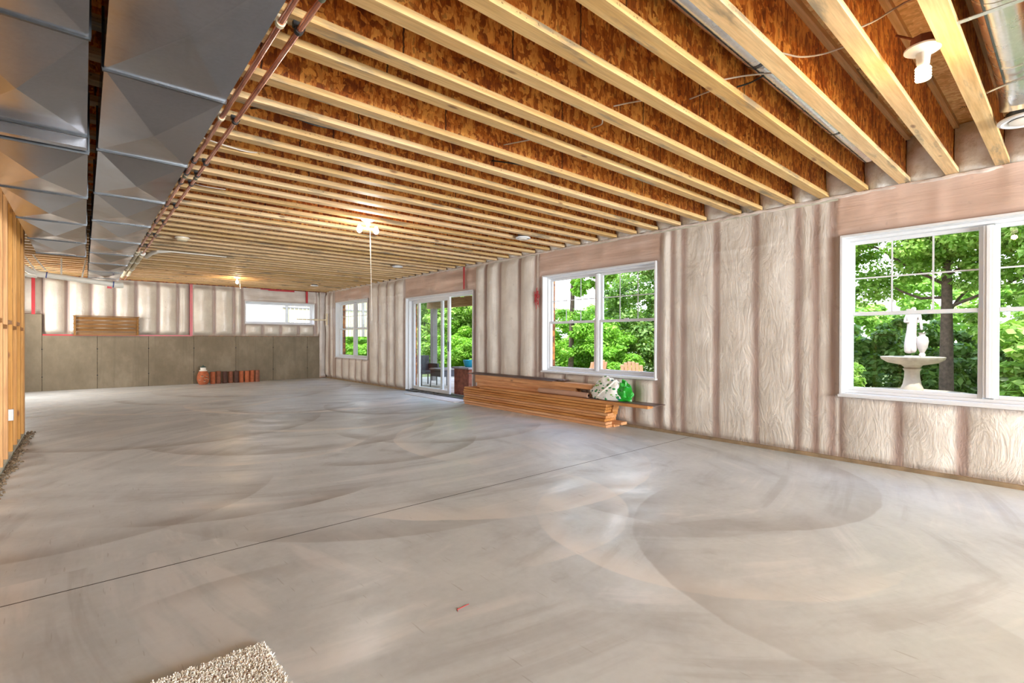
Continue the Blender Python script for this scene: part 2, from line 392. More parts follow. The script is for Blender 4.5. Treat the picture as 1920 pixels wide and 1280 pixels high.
# ------------------------------------------------------------------ floor slab
fl = obj('floor', MB().box(-4.0, 5.9, -8.2, 15.9, -.25, -.0025), plain('joint_dark', (44, 38, 34), .95))
tag(fl, 'bare grey trowelled concrete floor with swirling trowel marks', 'floor', kind='structure')
for (y0, y1) in ((-8.2, 3.15), (3.157, 9.2), (9.207, 15.9)):
    obj('slab', MB().box(-4.0, 5.9, y0, y1, -.0025, 0), M['floor'], fl)
for y0 in (3.15, 9.2): obj('joint_filler', MB().box(-4.0, 5.9, y0-.0005, y0+.0075, -.0025, .0003), M['black'], fl)

# ------------------------------------------------------------------ ceiling: subfloor + I-joists
ce = obj('ceiling', MB().box(-4.0, 5.95, -8.2, 15.9, HT, HT+.02), M['deck'])
tag(ce, 'open basement ceiling of strand board on rows of pale timber joists', 'ceiling', kind='structure')
JY = [-2.86, -2.54, -2.21, -1.88, -1.55, -1.23, -.9, -.57, -.25, .07, .41, .72, 1.05, 1.37, 1.70, 2.02, 2.35, 2.58, 3.0, 3.34, 3.67, 4.0, 4.33, 4.67, 5.01, 5.33, 5.66, 6.0, 6.34, 6.68, 7.01, 7.34, 7.67, 8.0, 8.34, 8.68, 9.02, 9.36, 9.67, 9.97, 10.25, 10.56]
while JY[-1] < 15.0: JY.append(JY[-1]+.333)
x0, x1 = -3.95, 5.7
me_web = MB().box(x0, x1+.06, -.0055, .0055, H+.038, HT-.038).mesh('web', M['web'])
me_bf = MB().box(x0, x1, -.043, .043, H, H+.038).mesh('flange', M['flange'])
me_tf = MB().box(x0, x1, -.043, .043, HT-.038, HT).mesh('flange', M['flange'])
for y in JY:
    jy = y+.004
    j = link('joist', me_web, ce, (0, jy, 0))
    link('bottom_flange', me_bf, j); link('top_flange', me_tf, j)
# grade stamps printed on the subfloor
def stamp(cx, cy, n=9):
    mb = MB(); rr = random.Random(3)
    for i in range(n):
        for q in range(4):
            if rr.random() < .72: mb.box(cx+q*.012, cx+q*.012+(.009 if i not in (0, 1, n-1) else .0115), cy+i*.011, cy+i*.011+.0035+.005*(rr.random() < .4), HT-.0012, HT-.0002)
    return mb
for (cx, cy) in ((5.30, .55), (4.02, .95), (4.9, .9), (4.6, .16)):
    obj('grade_stamp', stamp(cx, cy), plain('stamp_ink', (60, 46, 30), .8), ce)

# ------------------------------------------------------------------ quilted poly walls
def smooth(x): x = np.clip(x, 0, 1); return x*x*(3-2*x)
_rng = np.random.RandomState(5)
def vnoise(a, b, seed=0):
    r = np.random.RandomState(seed); T = r.rand(64, 64)
    ia = np.floor(a).astype(int); ib = np.floor(b).astype(int); fa = smooth(a-ia); fb = smooth(b-ib)
    g = lambda i, j: T[i % 64, j % 64]
    return (g(ia, ib)*(1-fa)+g(ia+1, ib)*fa)*(1-fb)+(g(ia, ib+1)*(1-fa)+g(ia+1, ib+1)*fa)*fb
def quilt(name, s0, s1, z0, z1, holes, studs, cripples, headers, amp, toW, col_b, col_s, col_h, blo, parent=None, flat=()):
    ss = set(np.round(np.arange(s0, s1+1e-6, .03), 4)) | {s0, s1}; zz = set(np.round(np.arange(z0, z1+1e-6, .035), 4)) | {z0, z1}
    for h in holes: ss |= {h[0], h[1]}; zz |= {h[2], h[3]}
    ss = np.array(sorted(ss)); zz = np.array(sorted(zz))
    # remove near duplicates
    def dd(a, keep):
        out = [a[0]]
        for v in a[1:]:
            if v-out[-1] < .008:
                if v in keep: out[-1] = v
                continue
            out.append(v)
        return np.array(out)
    ss = dd(ss, {h[0] for h in holes} | {h[1] for h in holes} | {s1}); zz = dd(zz, {h[2] for h in holes} | {h[3] for h in holes} | {z1})
    A, Z = np.meshgrid(ss, zz, indexing='ij')
    st = np.array(studs, float)
    def bul(A, st):
        i = np.searchsorted(st, A); lo = st[np.clip(i-1, 0, len(st)-1)]; hi = st[np.clip(i, 0, len(st)-1)]
        w = np.maximum(hi-lo, .02); t = np.clip((A-lo)/w, 0, 1)
        b = np.abs(np.sin(np.pi*t))**.75*np.clip(w/.35, .1, 1)
        return b, np.minimum(np.abs(A-lo), np.abs(hi-A))
    b, ds = bul(A, st)
    col = np.zeros(A.shape+(3,)); under = np.zeros(A.shape, bool); head = np.zeros(A.shape, bool)
    for h in headers: head |= (A > h[0]) & (A < h[1]) & (Z > h[2]) & (Z < h[3])
    if cripples is not None:
        for h in holes:
            if h[2] > z0+.3: under |= (A > h[0]-.02) & (A < h[1]+.02) & (Z < h[2])
        cb, cs = bul(A, np.array(cripples, float))
        b = np.where(under, cb*.9, b); ds = np.where(under, cs, ds)
    ends = smooth((Z-z0)/.12)*smooth((z1-Z)/.14)
    am = np.full(A.shape, amp)
    for (a0, a1, k) in flat: am = np.where((A > a0) & (A < a1), amp*k, am)
    hgt = am*b*ends
    hn = vnoise(A*1.2, Z*9, 3)*.022
    hgt = np.where(head, hn, hgt)
    hgt += (vnoise(A*3.1, Z*2.2, 1)-.5)*.02+(vnoise(A*11, Z*4, 2)-.5)*.008
    cre = np.zeros(A.shape)
    for zc_ in (2.27, 2.1, 1.98, 1.62, 1.2):
        cre += np.exp(-((Z-zc_-.02*np.sin(A*3+zc_*7))/.012)**2)
    for (a0, a1, k) in flat: hgt += np.where((A > a0) & (A < a1), cre*.006, 0)
    edge = np.ones(A.shape)
    for h in holes:
        dx = np.maximum(np.maximum(h[0]-A, A-h[1]), 0); dz = np.maximum(np.maximum(h[2]-Z, Z-h[3]), 0)
        edge = np.minimum(edge, smooth(np.hypot(dx, dz)/.07))
    hgt = hgt*(.1+.9*edge)+.004
    cb_, cs_, ch_ = [np.array(lin(*c)) for c in (col_b, col_s, col_h)]
    sw = .018+.012*vnoise(A*5, Z*3, 8)
    ms = (1-smooth((ds-sw)/.035))[..., None]
    col = cb_*(1-ms)+cs_*ms
    v = (.9+.2*vnoise(A*4, Z*3, 4))[..., None]; col = col*v
    hc = ch_*(.85+.3*vnoise(A*1.5, Z*8, 6))[..., None]
    col = np.where(head[..., None], hc, col)
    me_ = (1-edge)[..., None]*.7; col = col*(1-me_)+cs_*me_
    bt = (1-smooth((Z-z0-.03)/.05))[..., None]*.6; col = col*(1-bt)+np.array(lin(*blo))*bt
    nA, nZ = len(ss), len(zz)
    P3 = toW(A, Z, hgt).reshape(-1, 3)
    ij = np.arange(nA*nZ).reshape(nA, nZ)
    ca = (ss[:-1]+ss[1:])/2; cz = (zz[:-1]+zz[1:])/2
    CA, CZ = np.meshgrid(ca, cz, indexing='ij'); keep = np.ones(CA.shape, bool)
    for h in holes: keep &= ~((CA > h[0]) & (CA < h[1]) & (CZ > h[2]) & (CZ < h[3]))
    q = np.stack([ij[:-1, :-1], ij[1:, :-1], ij[1:, 1:], ij[:-1, 1:]], -1)[keep]
    me = bpy.data.meshes.new(name); me.vertices.add(len(P3)); me.vertices.foreach_set('co', P3.ravel())
    me.loops.add(q.size); me.loops.foreach_set('vertex_index', q.ravel().astype(np.int32))
    me.polygons.add(len(q)); me.polygons.foreach_set('loop_start', np.arange(0, q.size, 4, dtype=np.int32))
    me.polygons.foreach_set('use_smooth', np.ones(len(q), bool)); me.update(calc_edges=True)
    ca_ = me.color_attributes.new('Col', 'FLOAT_COLOR', 'POINT')
    ca_.data.foreach_set('color', np.concatenate([col.reshape(-1, 3), (~head).reshape(-1, 1).astype(float)], 1).ravel().astype(np.float32))
    me.materials.append(M['poly']); me.validate()
    return link(name, me, parent)
WIN = [(-.56, 1.56, .655, 2.24), (3.65, 5.78, .68, 2.245), (12.37, 14.57, .66, 2.29)]
DOOR = (7.68, 10.33, 0.0, 2.165)
holesR = [(w[0], w[1], w[2], w[3]) for w in WIN]+[DOOR]
studsR = [-3.1, -2.7, -2.3, -1.9, -1.5, -1.1, -.72, -.62, 1.63, 1.78, 1.95, 2.38, 2.84, 3.27, 3.42, 3.6, 5.85, 5.95, 6.35, 6.88, 7.28, 7.62, 10.40, 10.86, 11.28, 11.75, 12.3, 14.64, 14.76, 15.0, 15.1, 15.38]
cripR = [-.56, -.2, .22, .65, 1.09, 1.56, 3.65, 4.0, 4.4, 4.85, 5.3, 5.78, 12.37, 12.75, 13.15, 13.6, 14.1, 14.57, 15.4]
wr = tag(obj('wall_right', MB().box(W+.0, W+.3, -8.2, -3.1, 0, 3.1).box(W+.13, W+.3, -3.1, -.56, -.2, 3.2).box(W+.13, W+.3, 1.56, 3.65, -.2, 3.2).box(W+.13, W+.3, 5.78, 7.68, -.2, 3.2)
     .box(W+.13, W+.3, 10.33, 12.37, -.2, 3.2).box(W+.13, W+.3, 14.57, 15.9, -.2, 3.2)
     .box(W+.13, W+.3, -.56, 1.56, -.2, .655).box(W+.13, W+.3, -.56, 1.56, 2.24, 3.2).box(W+.13, W+.3, 3.65, 5.78, -.2, .68).box(W+.13, W+.3, 3.65, 5.78, 2.245, 3.2)
     .box(W+.13, W+.3, 7.68, 10.33, 2.165, 3.2).box(W+.13, W+.3, 7.68, 10.33, -.2, -.02).box(W+.13, W+.3, 12.37, 14.57, -.2, .66).box(W+.13, W+.3, 12.37, 14.57, 2.29, 3.2), M['rim']),
     'long wall of insulation behind wrinkled clear plastic, with the windows', 'wall', kind='structure')
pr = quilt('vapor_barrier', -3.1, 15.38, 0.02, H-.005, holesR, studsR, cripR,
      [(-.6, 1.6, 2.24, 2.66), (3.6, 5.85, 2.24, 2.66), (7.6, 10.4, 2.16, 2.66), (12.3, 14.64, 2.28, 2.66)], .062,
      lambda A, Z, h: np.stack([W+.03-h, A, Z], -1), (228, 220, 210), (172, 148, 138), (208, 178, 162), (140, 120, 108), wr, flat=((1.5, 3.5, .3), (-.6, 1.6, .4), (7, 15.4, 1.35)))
# top plate and plastic roll-over above the wall
obj('top_plate', MB().box(W+.02, W+.13, -3.1, 15.38, H-.045, H-.004), M['plate'], wr)
mbr = MB(); pts = []; rr = []
for i in range(370):
    y = -3.1+i*.05; pts.append((W+.012+.012*math.sin(y*7)+random.uniform(-.006, .006), y, H-.018+random.uniform(-.006, .006))); rr.append(.013+random.random()*.009)
mbr.tube(pts, .02, 7, radii=rr); obj('folded_plastic_edge', mbr, plain('poly_fold', (214, 200, 190), .3, var=.1, scale=20), wr, smooth=True)
obj('bottom_plate', MB().box(W-.004, W+.12, -3.1, 7.66, 0.0, .035).box(W-.004, W+.12, 10.36, 15.38, 0.0, .035), plain('plate_brown', (150, 128, 100), .8, var=.25), wr)
# insulation batts packed between the joist ends
def batt_mesh(seed):
    r = np.random.RandomState(seed); nx, nz = 9, 12
    mb = MB()
    for i in range(nx):
        for k in range(nz):
            a = i/(nx-1); c = k/(nz-1)
            h = .06+.13*math.sin(math.pi*min(max(a, .02), .98))**.4*math.sin(math.pi*min(max(c, .03), .97))**.4*(.55+.65*vnoise(np.array(a*3+seed), np.array(c*4), seed))
            mb.v.append((-float(h), (a-.5)*.30, c*(HT-H-.004)))
    for i in range(nx-1):
        for k in range(nz-1): q = i*nz+k; mb.f.append((q, q+1, q+nz+1, q+nz))
    return mb.mesh('batt', M['batt'], True)
bms = [batt_mesh(s) for s in range(5)]
for a, b in zip(JY[:-1], JY[1:]):
    o = link('batt', bms[random.randrange(5)], wr, (W+.12, (a+b)/2, H)); o.scale = (1, (b-a-.014)/.30, 1)

# back wall
wb = tag(obj('wall_back', MB().box(-4.0, W+.3, D+.12, D+.36, -.2, 1.62).box(-4.0, 3.44, D+.12, D+.36, 1.62, 2.275).box(5.375, W+.3, D+.12, D+.36, 1.62, 2.275).box(-4.0, W+.3, D+.12, D+.36, 2.275, 3.2), M['rim']),
     'far wall of poured concrete below and plastic covered insulation above', 'wall', kind='structure')
px = [-4.0, -2.7, -1.7, -.71, .25, 1.24, 2.21, 3.2, 4.17, 5.14, 5.52]
for a, b in zip(px[:-1], px[1:]):
    top = 1.27 if a >= -.72 else 1.75
    obj('concrete_panel', MB().box(a+.003, b-.003, D, D+.12, 0, top), M['concrete'], wb, bevel=.004)
mt = MB()
for x in px[2:-1]:
    for z in (.32, .95): mt.tube([(x, D-.004, z), (x, D+.01, z)], .014, 8)
obj('tie_hole', mt, M['black'], wb)['kind'] = 'stuff'
sb = [-.86, -.71, -.29, .14, .57, .99, 1.44, 1.86, 2.12, 2.69, 3.17, 3.38, 5.42, 5.6]
quilt('vapor_barrier', -.71, 5.62, 1.28, H-.005, [(3.44, 5.375, 1.625, 2.275)], sb, [3.44, 3.9, 4.4, 4.9, 5.375], [(3.4, 5.42, 2.275, 2.66)], .125,
      lambda A, Z, h: np.stack([A, D+.115-h, Z], -1), (228, 222, 210), (178, 158, 150), (214, 204, 194), (190, 170, 150), wb)
quilt('vapor_barrier', -3.9, -.71, 1.76, H-.005, [], [-3.9, -3.5, -3.1, -2.7, -2.3, -1.9, -1.5, -1.1, -.71], None, [], .07,
      lambda A, Z, h: np.stack([A, D+.1-h, Z], -1), (220, 214, 202), (170, 150, 142), (214, 204, 194), (190, 170, 150), wb)
quilt('corner_barrier', 0.02, H-.005, 5.5, 5.69, [], [0.02, 2.64], None, [], .02,
      lambda A, Z, h: np.stack([Z, D-.01-h, A], -1), (206, 200, 196), (170, 150, 142), (214, 204, 194), (190, 170, 150), wb)
ts = lambda p, mb: obj('red_tape', mb, M['red'], p)
ts(wb, MB().box(2.12, 2.185, D+.02, D+.024, 1.27, H-.01)); ts(wb, MB().box(-.88, -.82, D-.02, D-.016, 1.74, 2.56))
ts(wb, MB().box(-.70, 2.16, D-.006, D-.001, 1.262, 1.292)); ts(wb, MB().box(5.10, 5.16, D+.01, D+.014, 2.29, H-.01))
ts(wb, MB().box(4.05, 4.78, D+.055, D+.06, 2.60, 2.648).box(3.85, 4.2, D+.05, D+.055, 2.62, 2.65)); ts(wb, MB().box(.3, .52, D-.0, D+.004, 2.41, 2.47))
ts(wr, MB().box(W-.028, W-.024, 7.93, 7.99, 2.19, H-.02))
mk = MB()
for i in range(26): mk.tube([(W-.012, 5.9+random.gauss(0, .035), 1.9+random.gauss(0, .07)), (W-.016, 5.9+random.gauss(0, .035), 1.9+random.gauss(0, .07))], .004, 5)
obj('red_scribble', mk, M['red'], wr)

# remaining walls (left of the stud wall and behind the camera)
wl = tag(obj('wall_left', MB().box(-4.2, -4.0, -8.2, 15.9, 0, 3.1), M['concrete']), 'plain poured concrete wall far behind the open studs', 'wall', kind='structure')
wf = tag(obj('wall_front', MB().box(-4.2, 5.9, -8.4, -8.2, 0, 3.1), M['concrete']), 'plain poured concrete wall on the near side of the room', 'wall', kind='structure')

# ------------------------------------------------------------------ windows in the right wall
def yz_box(mb, y0, y1, z0, z1, x0, x1): return mb.box(x0, x1, y0, y1, z0, z1)
def frame_mb(y0, y1, z0, z1, x0, x1, t):
    mb = MB(); mb.box(x0, x1, y0, y0+t, z0, z1).box(x0, x1, y1-t, y1, z0, z1).box(x0, x1, y0+t, y1-t, z0, z0+t).box(x0, x1, y0+t, y1-t, z1-t, z1); return mb
def window_double(idx, y0, y1, z0, z1, label):
    w = thing('window_%d' % idx, label, 'window', (W+.1, (y0+y1)/2, z0), kind='structure')
    L = w.location; off = lambda o: setattr(o, 'location', -L) or o
    off(obj('jamb_liner', frame_mb(y0, y1, z0, z1, W-.012, W+.2, .022), M['white'], w, bevel=.002))
    off(obj('sill', MB().box(W-.03, W+.04, y0-.01, y1+.01, z0-.012, z0+.012), M['white'], w, bevel=.003))
    off(obj('frame', frame_mb(y0+.022, y1-.022, z0+.022, z1-.022, W+.09, W+.19, .028), M['white'], w, bevel=.003))
    ym = (y0+y1)/2
    off(obj('mullion', MB().box(W+.085, W+.195, ym-.032, ym+.032, z0+.06, z1-.06).box(W+.078, W+.086, ym-.012, ym+.012, z0+.06, z1-.06), M['white'], w, bevel=.002))
    zm = z0+(z1-z0)*.51
    for (a, b) in ((y0+.05, ym-.032), (ym+.032, y1-.05)):
        for up in (0, 1):
            c, d = (z0+.05, zm+.018) if not up else (zm-.018, z1-.05)
            xx = W+.105 if not up else W+.145
            s = off(obj('sash', frame_mb(a, b, c, d, xx, xx+.035, .034), M['white'], w, bevel=.003))
            g = obj('glass_pane', MB().box(xx+.014, xx+.02, a+.034, b-.034, c+.034, d-.034), M['glass'], s)
            if up:
                mb = MB(); wd_ = (b-a-.068)/3
                for k in (1, 2): mb.box(xx+.009, xx+.013, a+.034+wd_*k-.007, a+.034+wd_*k+.007, c+.034, d-.034)
                zc_ = (c+d)/2; mb.box(xx+.008, xx+.0125, a+.034, b-.034, zc_-.007, zc_+.007)
                obj('muntin', mb, M['white'], s)
            else:
                obj('sash_lock', MB().box(xx-.012, xx+.01, (a+b)/2-.03, (a+b)/2+.03, d-.002, d+.014), M['white'], s)
    return w
window_double(1, *WIN[0], 'white double window nearest the camera, fountain seen through it')
window_double(2, *WIN[1], 'white double window above the lumber stack')
window_double(3, *WIN[2], 'far white double window beside the back corner')
# back window
w4 = thing('window_4', 'short wide white window high in the far wall', 'window', (4.4, D+.2, 1.625), kind='structure')
def ob4(n, mb, m, p=None):
    o = obj(n, mb, m, p or w4)
    if p is None: o.location = -w4.location
    return o
def frame_x(x0, x1, z0, z1, ya, yb, t):
    return MB().box(x0, x0+t, ya, yb, z0, z1).box(x1-t, x1, ya, yb, z0, z1).box(x0+t, x1-t, ya, yb, z0, z0+t).box(x0+t, x1-t, ya, yb, z1-t, z1)
ob4('jamb_liner', frame_x(3.44, 5.375, 1.625, 2.275, D+.03, D+.36, .02), M['white'])
ob4('frame', frame_x(3.46, 5.355, 1.645, 2.255, D+.24, D+.33, .035), M['white'])
s_ = ob4('sash', frame_x(3.495, 5.32, 1.68, 2.22, D+.26, D+.29, .022), M['white'])
ob4('glass_pane', MB().box(3.517, 5.298, D+.272, D+.277, 1.702, 2.198), M['glass'], s_)

# sliding door
dr = thing('door_1', 'white sliding glass patio door standing partly open', 'door', (W+.1, 9.0, 0), kind='structure')
def od(n, mb, m, p=None, bevel=.002):
    o = obj(n, mb, m, p or dr, bevel=bevel)
    if p is None: o.location = -dr.location
    return o
od('jamb_liner', MB().box(W-.012, W+.2, 7.68, 7.705, 0, 2.165).box(W-.012, W+.2, 10.305, 10.33, 0, 2.165).box(W-.012, W+.2, 7.705, 10.305, 2.14, 2.165), M['white'])
od('frame', MB().box(W+.05, W+.2, 7.705, 7.75, 0, 2.14).box(W+.05, W+.2, 10.26, 10.305, 0, 2.14).box(W+.05, W+.2, 7.75, 10.26, 2.09, 2.14), M['white'])
od('threshold', MB().box(W-.02, W+.3, 7.7, 10.31, -.01, .035).box(W+.08, W+.09, 7.75, 10.26, .035, .05).box(W+.15, W+.16, 7.75, 10.26, .035, .05), M['seam'])
def panel(y0, y1, x, nm, lab):
    s = od(nm, frame_mb(y0, y1, .05, 2.1, x, x+.045, .075), M['white']); s['label'] = lab
    od('glass_pane', MB().box(x+.02, x+.026, y0+.075, y1-.075, .125, 2.025), M['glass'], s, bevel=0)
    return s
panel(8.97, 10.26, W+.135, 'fixed_panel', 'fixed far glass panel')
p2 = panel(8.62, 9.92, W+.075, 'sliding_panel', 'sliding glass panel pushed back leaving an opening')
od('handle', MB().box(W+.05, W+.075, 8.645, 8.665, .95, 1.15), M['seam'], p2)

# ------------------------------------------------------------------ stud wall on the left
sw = thing('stud_wall', 'open timber stud partition at the left edge of the photo', 'partition', (-.6, 4, 0))
SX0, SX1 = -.64, -.55
studY = [8.565, 8.44, 8.02, 7.63, 7.2, 6.77, 6.38, 5.98, 5.57, 5.17, 4.76, 4.35, 3.95, 3.54, 3.13, 2.73, 2.32]
sm = MB().box(-.045, .045, -.019, .019, 0, H-.038*3).mesh('stud', M['stud'])
for y in studY:
    link('stud', sm, sw, (0.005, y-4, .038))
o = obj('bottom_plate', MB().box(SX0, SX1, 2.3, 8.585, 0, .038), M['plate'], sw); o.location = -sw.location
o = obj('top_plate', MB().box(SX0, SX1, 2.3, 8.585, H-.076, H-.002), M['stud'], sw); o.location = -sw.location
for i, (a, b) in enumerate(zip(studY[1:-1], studY[2:])):
    z = 1.31 if i % 2 == 0 else 1.36
    o = obj('blocking', MB().box(SX0+.003, SX1-.003, b+.019, a-.019, z-.019, z+.019), M['lumber'], sw); o.location = -sw.location
ob = thing('outlet_box', 'white electrical outlet box nailed to a stud near the floor', 'outlet', (-.575, 7.165, .36))
obj('box', MB().box(-.035, .035, -.035, .016, 0, .115), M['white'], ob, bevel=.004); obj('socket', MB().box(-.02, .02, -.038, -.035, .02, .05).box(-.02, .02, -.038, -.035, .065, .095), M['pvc'], ob)
mb = MB()
for i in range(420):
    y = random.uniform(5.2, 8.8); x = -.535+abs(random.gauss(0, .028)); s = random.uniform(.004, .014)
    R = Matrix.Translation((x, y, s*.4)) @ Euler((random.random()*3, random.random()*3, random.random()*3)).to_matrix().to_4x4()
    mb.box(-s, s, -s*.8, s*.8, -s*.5, s*.5, R=R)
tag(obj('debris', mb, M['rubble']), 'line of rubble and dust along the foot of the stud partition', 'debris', kind='stuff')

# ------------------------------------------------------------------ rectangular ducts
def duct_section(xw, L, name, m):
    # creased (cross-broken) underside with shallow pyramid, plus side faces
    mb = MB(); h = xw/2
    return mb
def rect_duct(name, label, x0, x1, z, y0, L, n, ztop, ytail=None, zx=None):
    d = thing(name, label, 'duct', ((x0+x1)/2, y0, z)); h = (x1-x0)/2; hh = ztop-z
    mb = MB(); v = [(-h, 0, 0), (h, 0, 0), (h, L, 0), (-h, L, 0), (0, L/2, -.045), (-h, 0, hh), (h, 0, hh), (h, L, hh), (-h, L, hh)]
    mb.v = v; mb.f = [(0, 1, 4), (1, 2, 4), (2, 3, 4), (3, 0, 4), (1, 6, 7, 2), (0, 3, 8, 5), (5, 8, 7, 6), (0, 5, 6, 1), (3, 2, 7, 8)]
    me = mb.mesh('duct_section', M['duct'])
    sm_ = MB().box(-h-.006, h+.006, -.007, .007, -.010, 0.012).box(-h-.008, -h+.001, -.008, .008, 0, hh-.002).box(h-.001, h+.008, -.008, .008, 0, hh-.002).mesh('seam_strip', M['seam'])
    for k in range(n):
        link('duct_section', me, d, (0, k*L, 0)); link('seam_strip', sm_, d, (0, k*L, 0))
    link('seam_strip', sm_, d, (0, n*L, 0))
    return d
d1 = rect_duct('supply_duct', 'large galvanised rectangular duct beside the copper pipes', .068, .533, 2.38, -2.07, 1.2176, 12, H)
o = obj('end_section', MB().box(-.2325, .2325, 12*1.2176+.014, 12*1.2176+.42, .0, .26), M['duct'], d1)
d2 = rect_duct('return_duct', 'galvanised rectangular duct along the left, behind the stud partition', -.47, .016, 2.36, -2.36, 1.2176, 5, H)
# step transition then lower run
o = obj('transition', MB().box(-.243, .243, 6.10, 6.16, -.07, .28), M['duct'], d2, bevel=.003)
d3 = rect_duct('return_duct', 'lower far run of the left galvanised duct', -.452, .02, 2.29, 3.83, 1.2176, 4, H-.002)
obj('end_section', MB().box(-.225, .225, 4*1.2176+.014, 4*1.2176+.5, .09, .34), M['duct'], d3); obj('end_flange', MB().box(-.236, .236, 4*1.2176+.5, 4*1.2176+.53, .07, .35), M['seam'], d3)
# ------------------------------------------------------------------ copper lines
for (x, lab, cl) in ((.665, 'copper pipe nearer the duct, running the length of the ceiling', 'a'), (.745, 'copper pipe farther from the duct, running the length of the ceiling', 'b')):
    t = thing('copper_pipe', lab, 'pipe', (x, 0, 2.612))
    obj('pipe', MB().tube([(0, -2.5, 0), (0, 4, 0), (0, 10.3, 0)], .0142, 14), M['copper'], t, smooth=True)
    y1 = 14.3 if cl == 'a' else 13.9
    obj('insulated_sleeve', MB().tube([(0, 10.0 if cl == 'a' else 10.5, 0), (0, y1, 0)], .034, 14), M['foam'], t, smooth=True)
    for k in range(4):
        yy = 10.2+k*1.15; obj('coupling', MB().tube([(0, yy, 0), (0, yy+.1, 0)], .0385, 14), M['pvc'], t, smooth=True)
    obj('pipe_end', MB().tube([(0, y1, 0), (0, 15.2, 0)], .0142, 12), M['copper'], t, smooth=True)
    for i, yy in enumerate([1.05, 2.35, 3.6, 4.62, 5.0, 5.33, 6.34, 7.34, 8.34, 9.36]):
        pale = (i in (1, 2) and cl == 'a')
        q = obj('pipe_clip', MB().tube([(0, yy-.012, 0), (0, yy+.012, 0)], .02, 12).box(-.026, .026, yy-.01, yy+.01, .008, .036), M['foam'] if pale else M['black'], t, smooth=False)
        if pale: q['label'] = 'pale plastic pipe clip'
    for yy in (2.0, 5.05, 8.1): obj('joint_sleeve', MB().tube([(0, yy, 0), (0, yy+.07, 0)], .0168, 12), plain('solder_patina', (120, 130, 110), .4, .7), t, smooth=True)
# bend of the outer sleeve
tag(obj('white_pipe', MB().tube([(.825, 10.6, 2.62), (.86, 10.2, 2.63), (.93, 9.95, 2.635), (1.1, 9.85, 2.638), (1.9, 9.85, 2.638)], .02, 10, radii=[.034, .034, .03, .012, .008]), M['pvc'], smooth=True), 'white tube curving off the pipe run under the far joists', 'pipe')

# drain pipe
dp = thing('drain_pipe', 'fat white plastic drain pipe sloping under the far ductwork', 'pipe', (0, 12, 2.2))
def odp(n, pts, r, m): 
    o = obj(n, MB().tube(pts, r, 18), m, dp, smooth=True); o.location = -dp.location; return o
odp('pipe', [(-.62, 12, 2.335), (.50, 12.0, 2.215)], .047, M['pvc'])
odp('elbow', [(-1.4, 12, 2.75), (-.95, 12, 2.56), (-.80, 12, 2.45), (-.70, 12, 2.37), (-.58, 12, 2.335)], .052, M['pvc'])
odp('coupling', [(-.63, 12, 2.336), (-.5, 12, 2.322)], .056, M['pvc']); odp('coupling', [(-.05, 12, 2.274), (.03, 12, 2.266)], .053, M['pvc'])
odp('elbow', [(.44, 12, 2.222), (.50, 12, 2.215), (.56, 12.02, 2.225)], .058, M['pvc'])
odp('glue_band', [(-.5, 12, 2.322), (-.485, 12, 2.32)], .0575, M['blue']); odp('glue_band', [(.42, 12, 2.223), (.435, 12, 2.222)], .0585, M['blue'])
odp('branch_pipe', [(-1.4, 12.2, 2.40), (-.62, 12.12, 2.30)], .035, M['pvc'])
for (a, b, lab) in (((-.62, 11.95, 2.36), (-.78, 11.9, 2.645), 'left strap bracing the drain pipe elbow'), ((-.50, 11.9, 2.39), (-.66, 11.85, 2.645), 'second strap beside the drain pipe elbow'), ((-.3, 12.02, 2.35), (-.3, 12.02, 2.645), 'short white hanger holding the drain pipe'), ((-.02, 12.0, 2.32), (.03, 12, 2.645), 'longer white hanger holding the drain pipe near the duct')):
    tag(obj('pipe_hanger', MB().tube([a, b], .012, 8), M['pvc']), lab, 'hanger')

# ------------------------------------------------------------------ round ducts
rd = thing('round_duct', 'small round galvanised duct between the joists', 'duct', (2, 1.215, 2.84))
obj('duct_tube', MB().tube([(-2.5, 0, 0), (3.2, 0, 0)], .074, 28), M['duct2'], rd, smooth=True)
obj('seam', MB().tube([(-2.5, .02, -.073), (3.2, .02, -.073)], .004, 6), M['seam'], rd)
for x in (-.6, .9, 2.3): obj('joint_band', MB().tube([(x, 0, 0), (x+.03, 0, 0)], .0765, 28), M['seam'], rd, smooth=True)
r2 = thing('round_duct', 'wide shiny round duct ending above the vent at the top right', 'duct', (3, .235, 2.83))
obj('duct_tube', MB().tube([(-3, 0, 0), (1.18, 0, 0)], .108, 36), M['duct2'], r2, smooth=True)
obj('seam', MB().tube([(-3, .06, -.092), (1.18, .06, -.092)], .005, 6), M['seam'], r2)
for x in (-.9, .1, .9, 1.12): obj('joint_ring', MB().tube([(x, 0, 0), (x+.02, 0, 0)], .1105, 36), M['duct2'], r2, smooth=True)
obj('end_elbow', MB().tube([(1.14, 0, 0), (1.3, 0, -.01), (1.42, 0, -.03), (1.5, 0, -.07), (1.53, 0, -.13)], .112, 32), M['duct2'], r2, smooth=True)
tag(obj('metal_strap', MB().box(3.02, 3.05, -.05, .42, 2.66, 2.664, R=Matrix.Translation((.0, 0, .0))), M['duct2']), 'thin metal strap under the wide round duct, nearer the camera', 'strap')
tag(obj('metal_strap', MB().tube([(4.12, .37, 2.70), (4.05, .22, 2.705), (3.98, .11, 2.70)], .006, 6), M['duct2']), 'thin metal strap under the wide round duct near its end', 'strap')

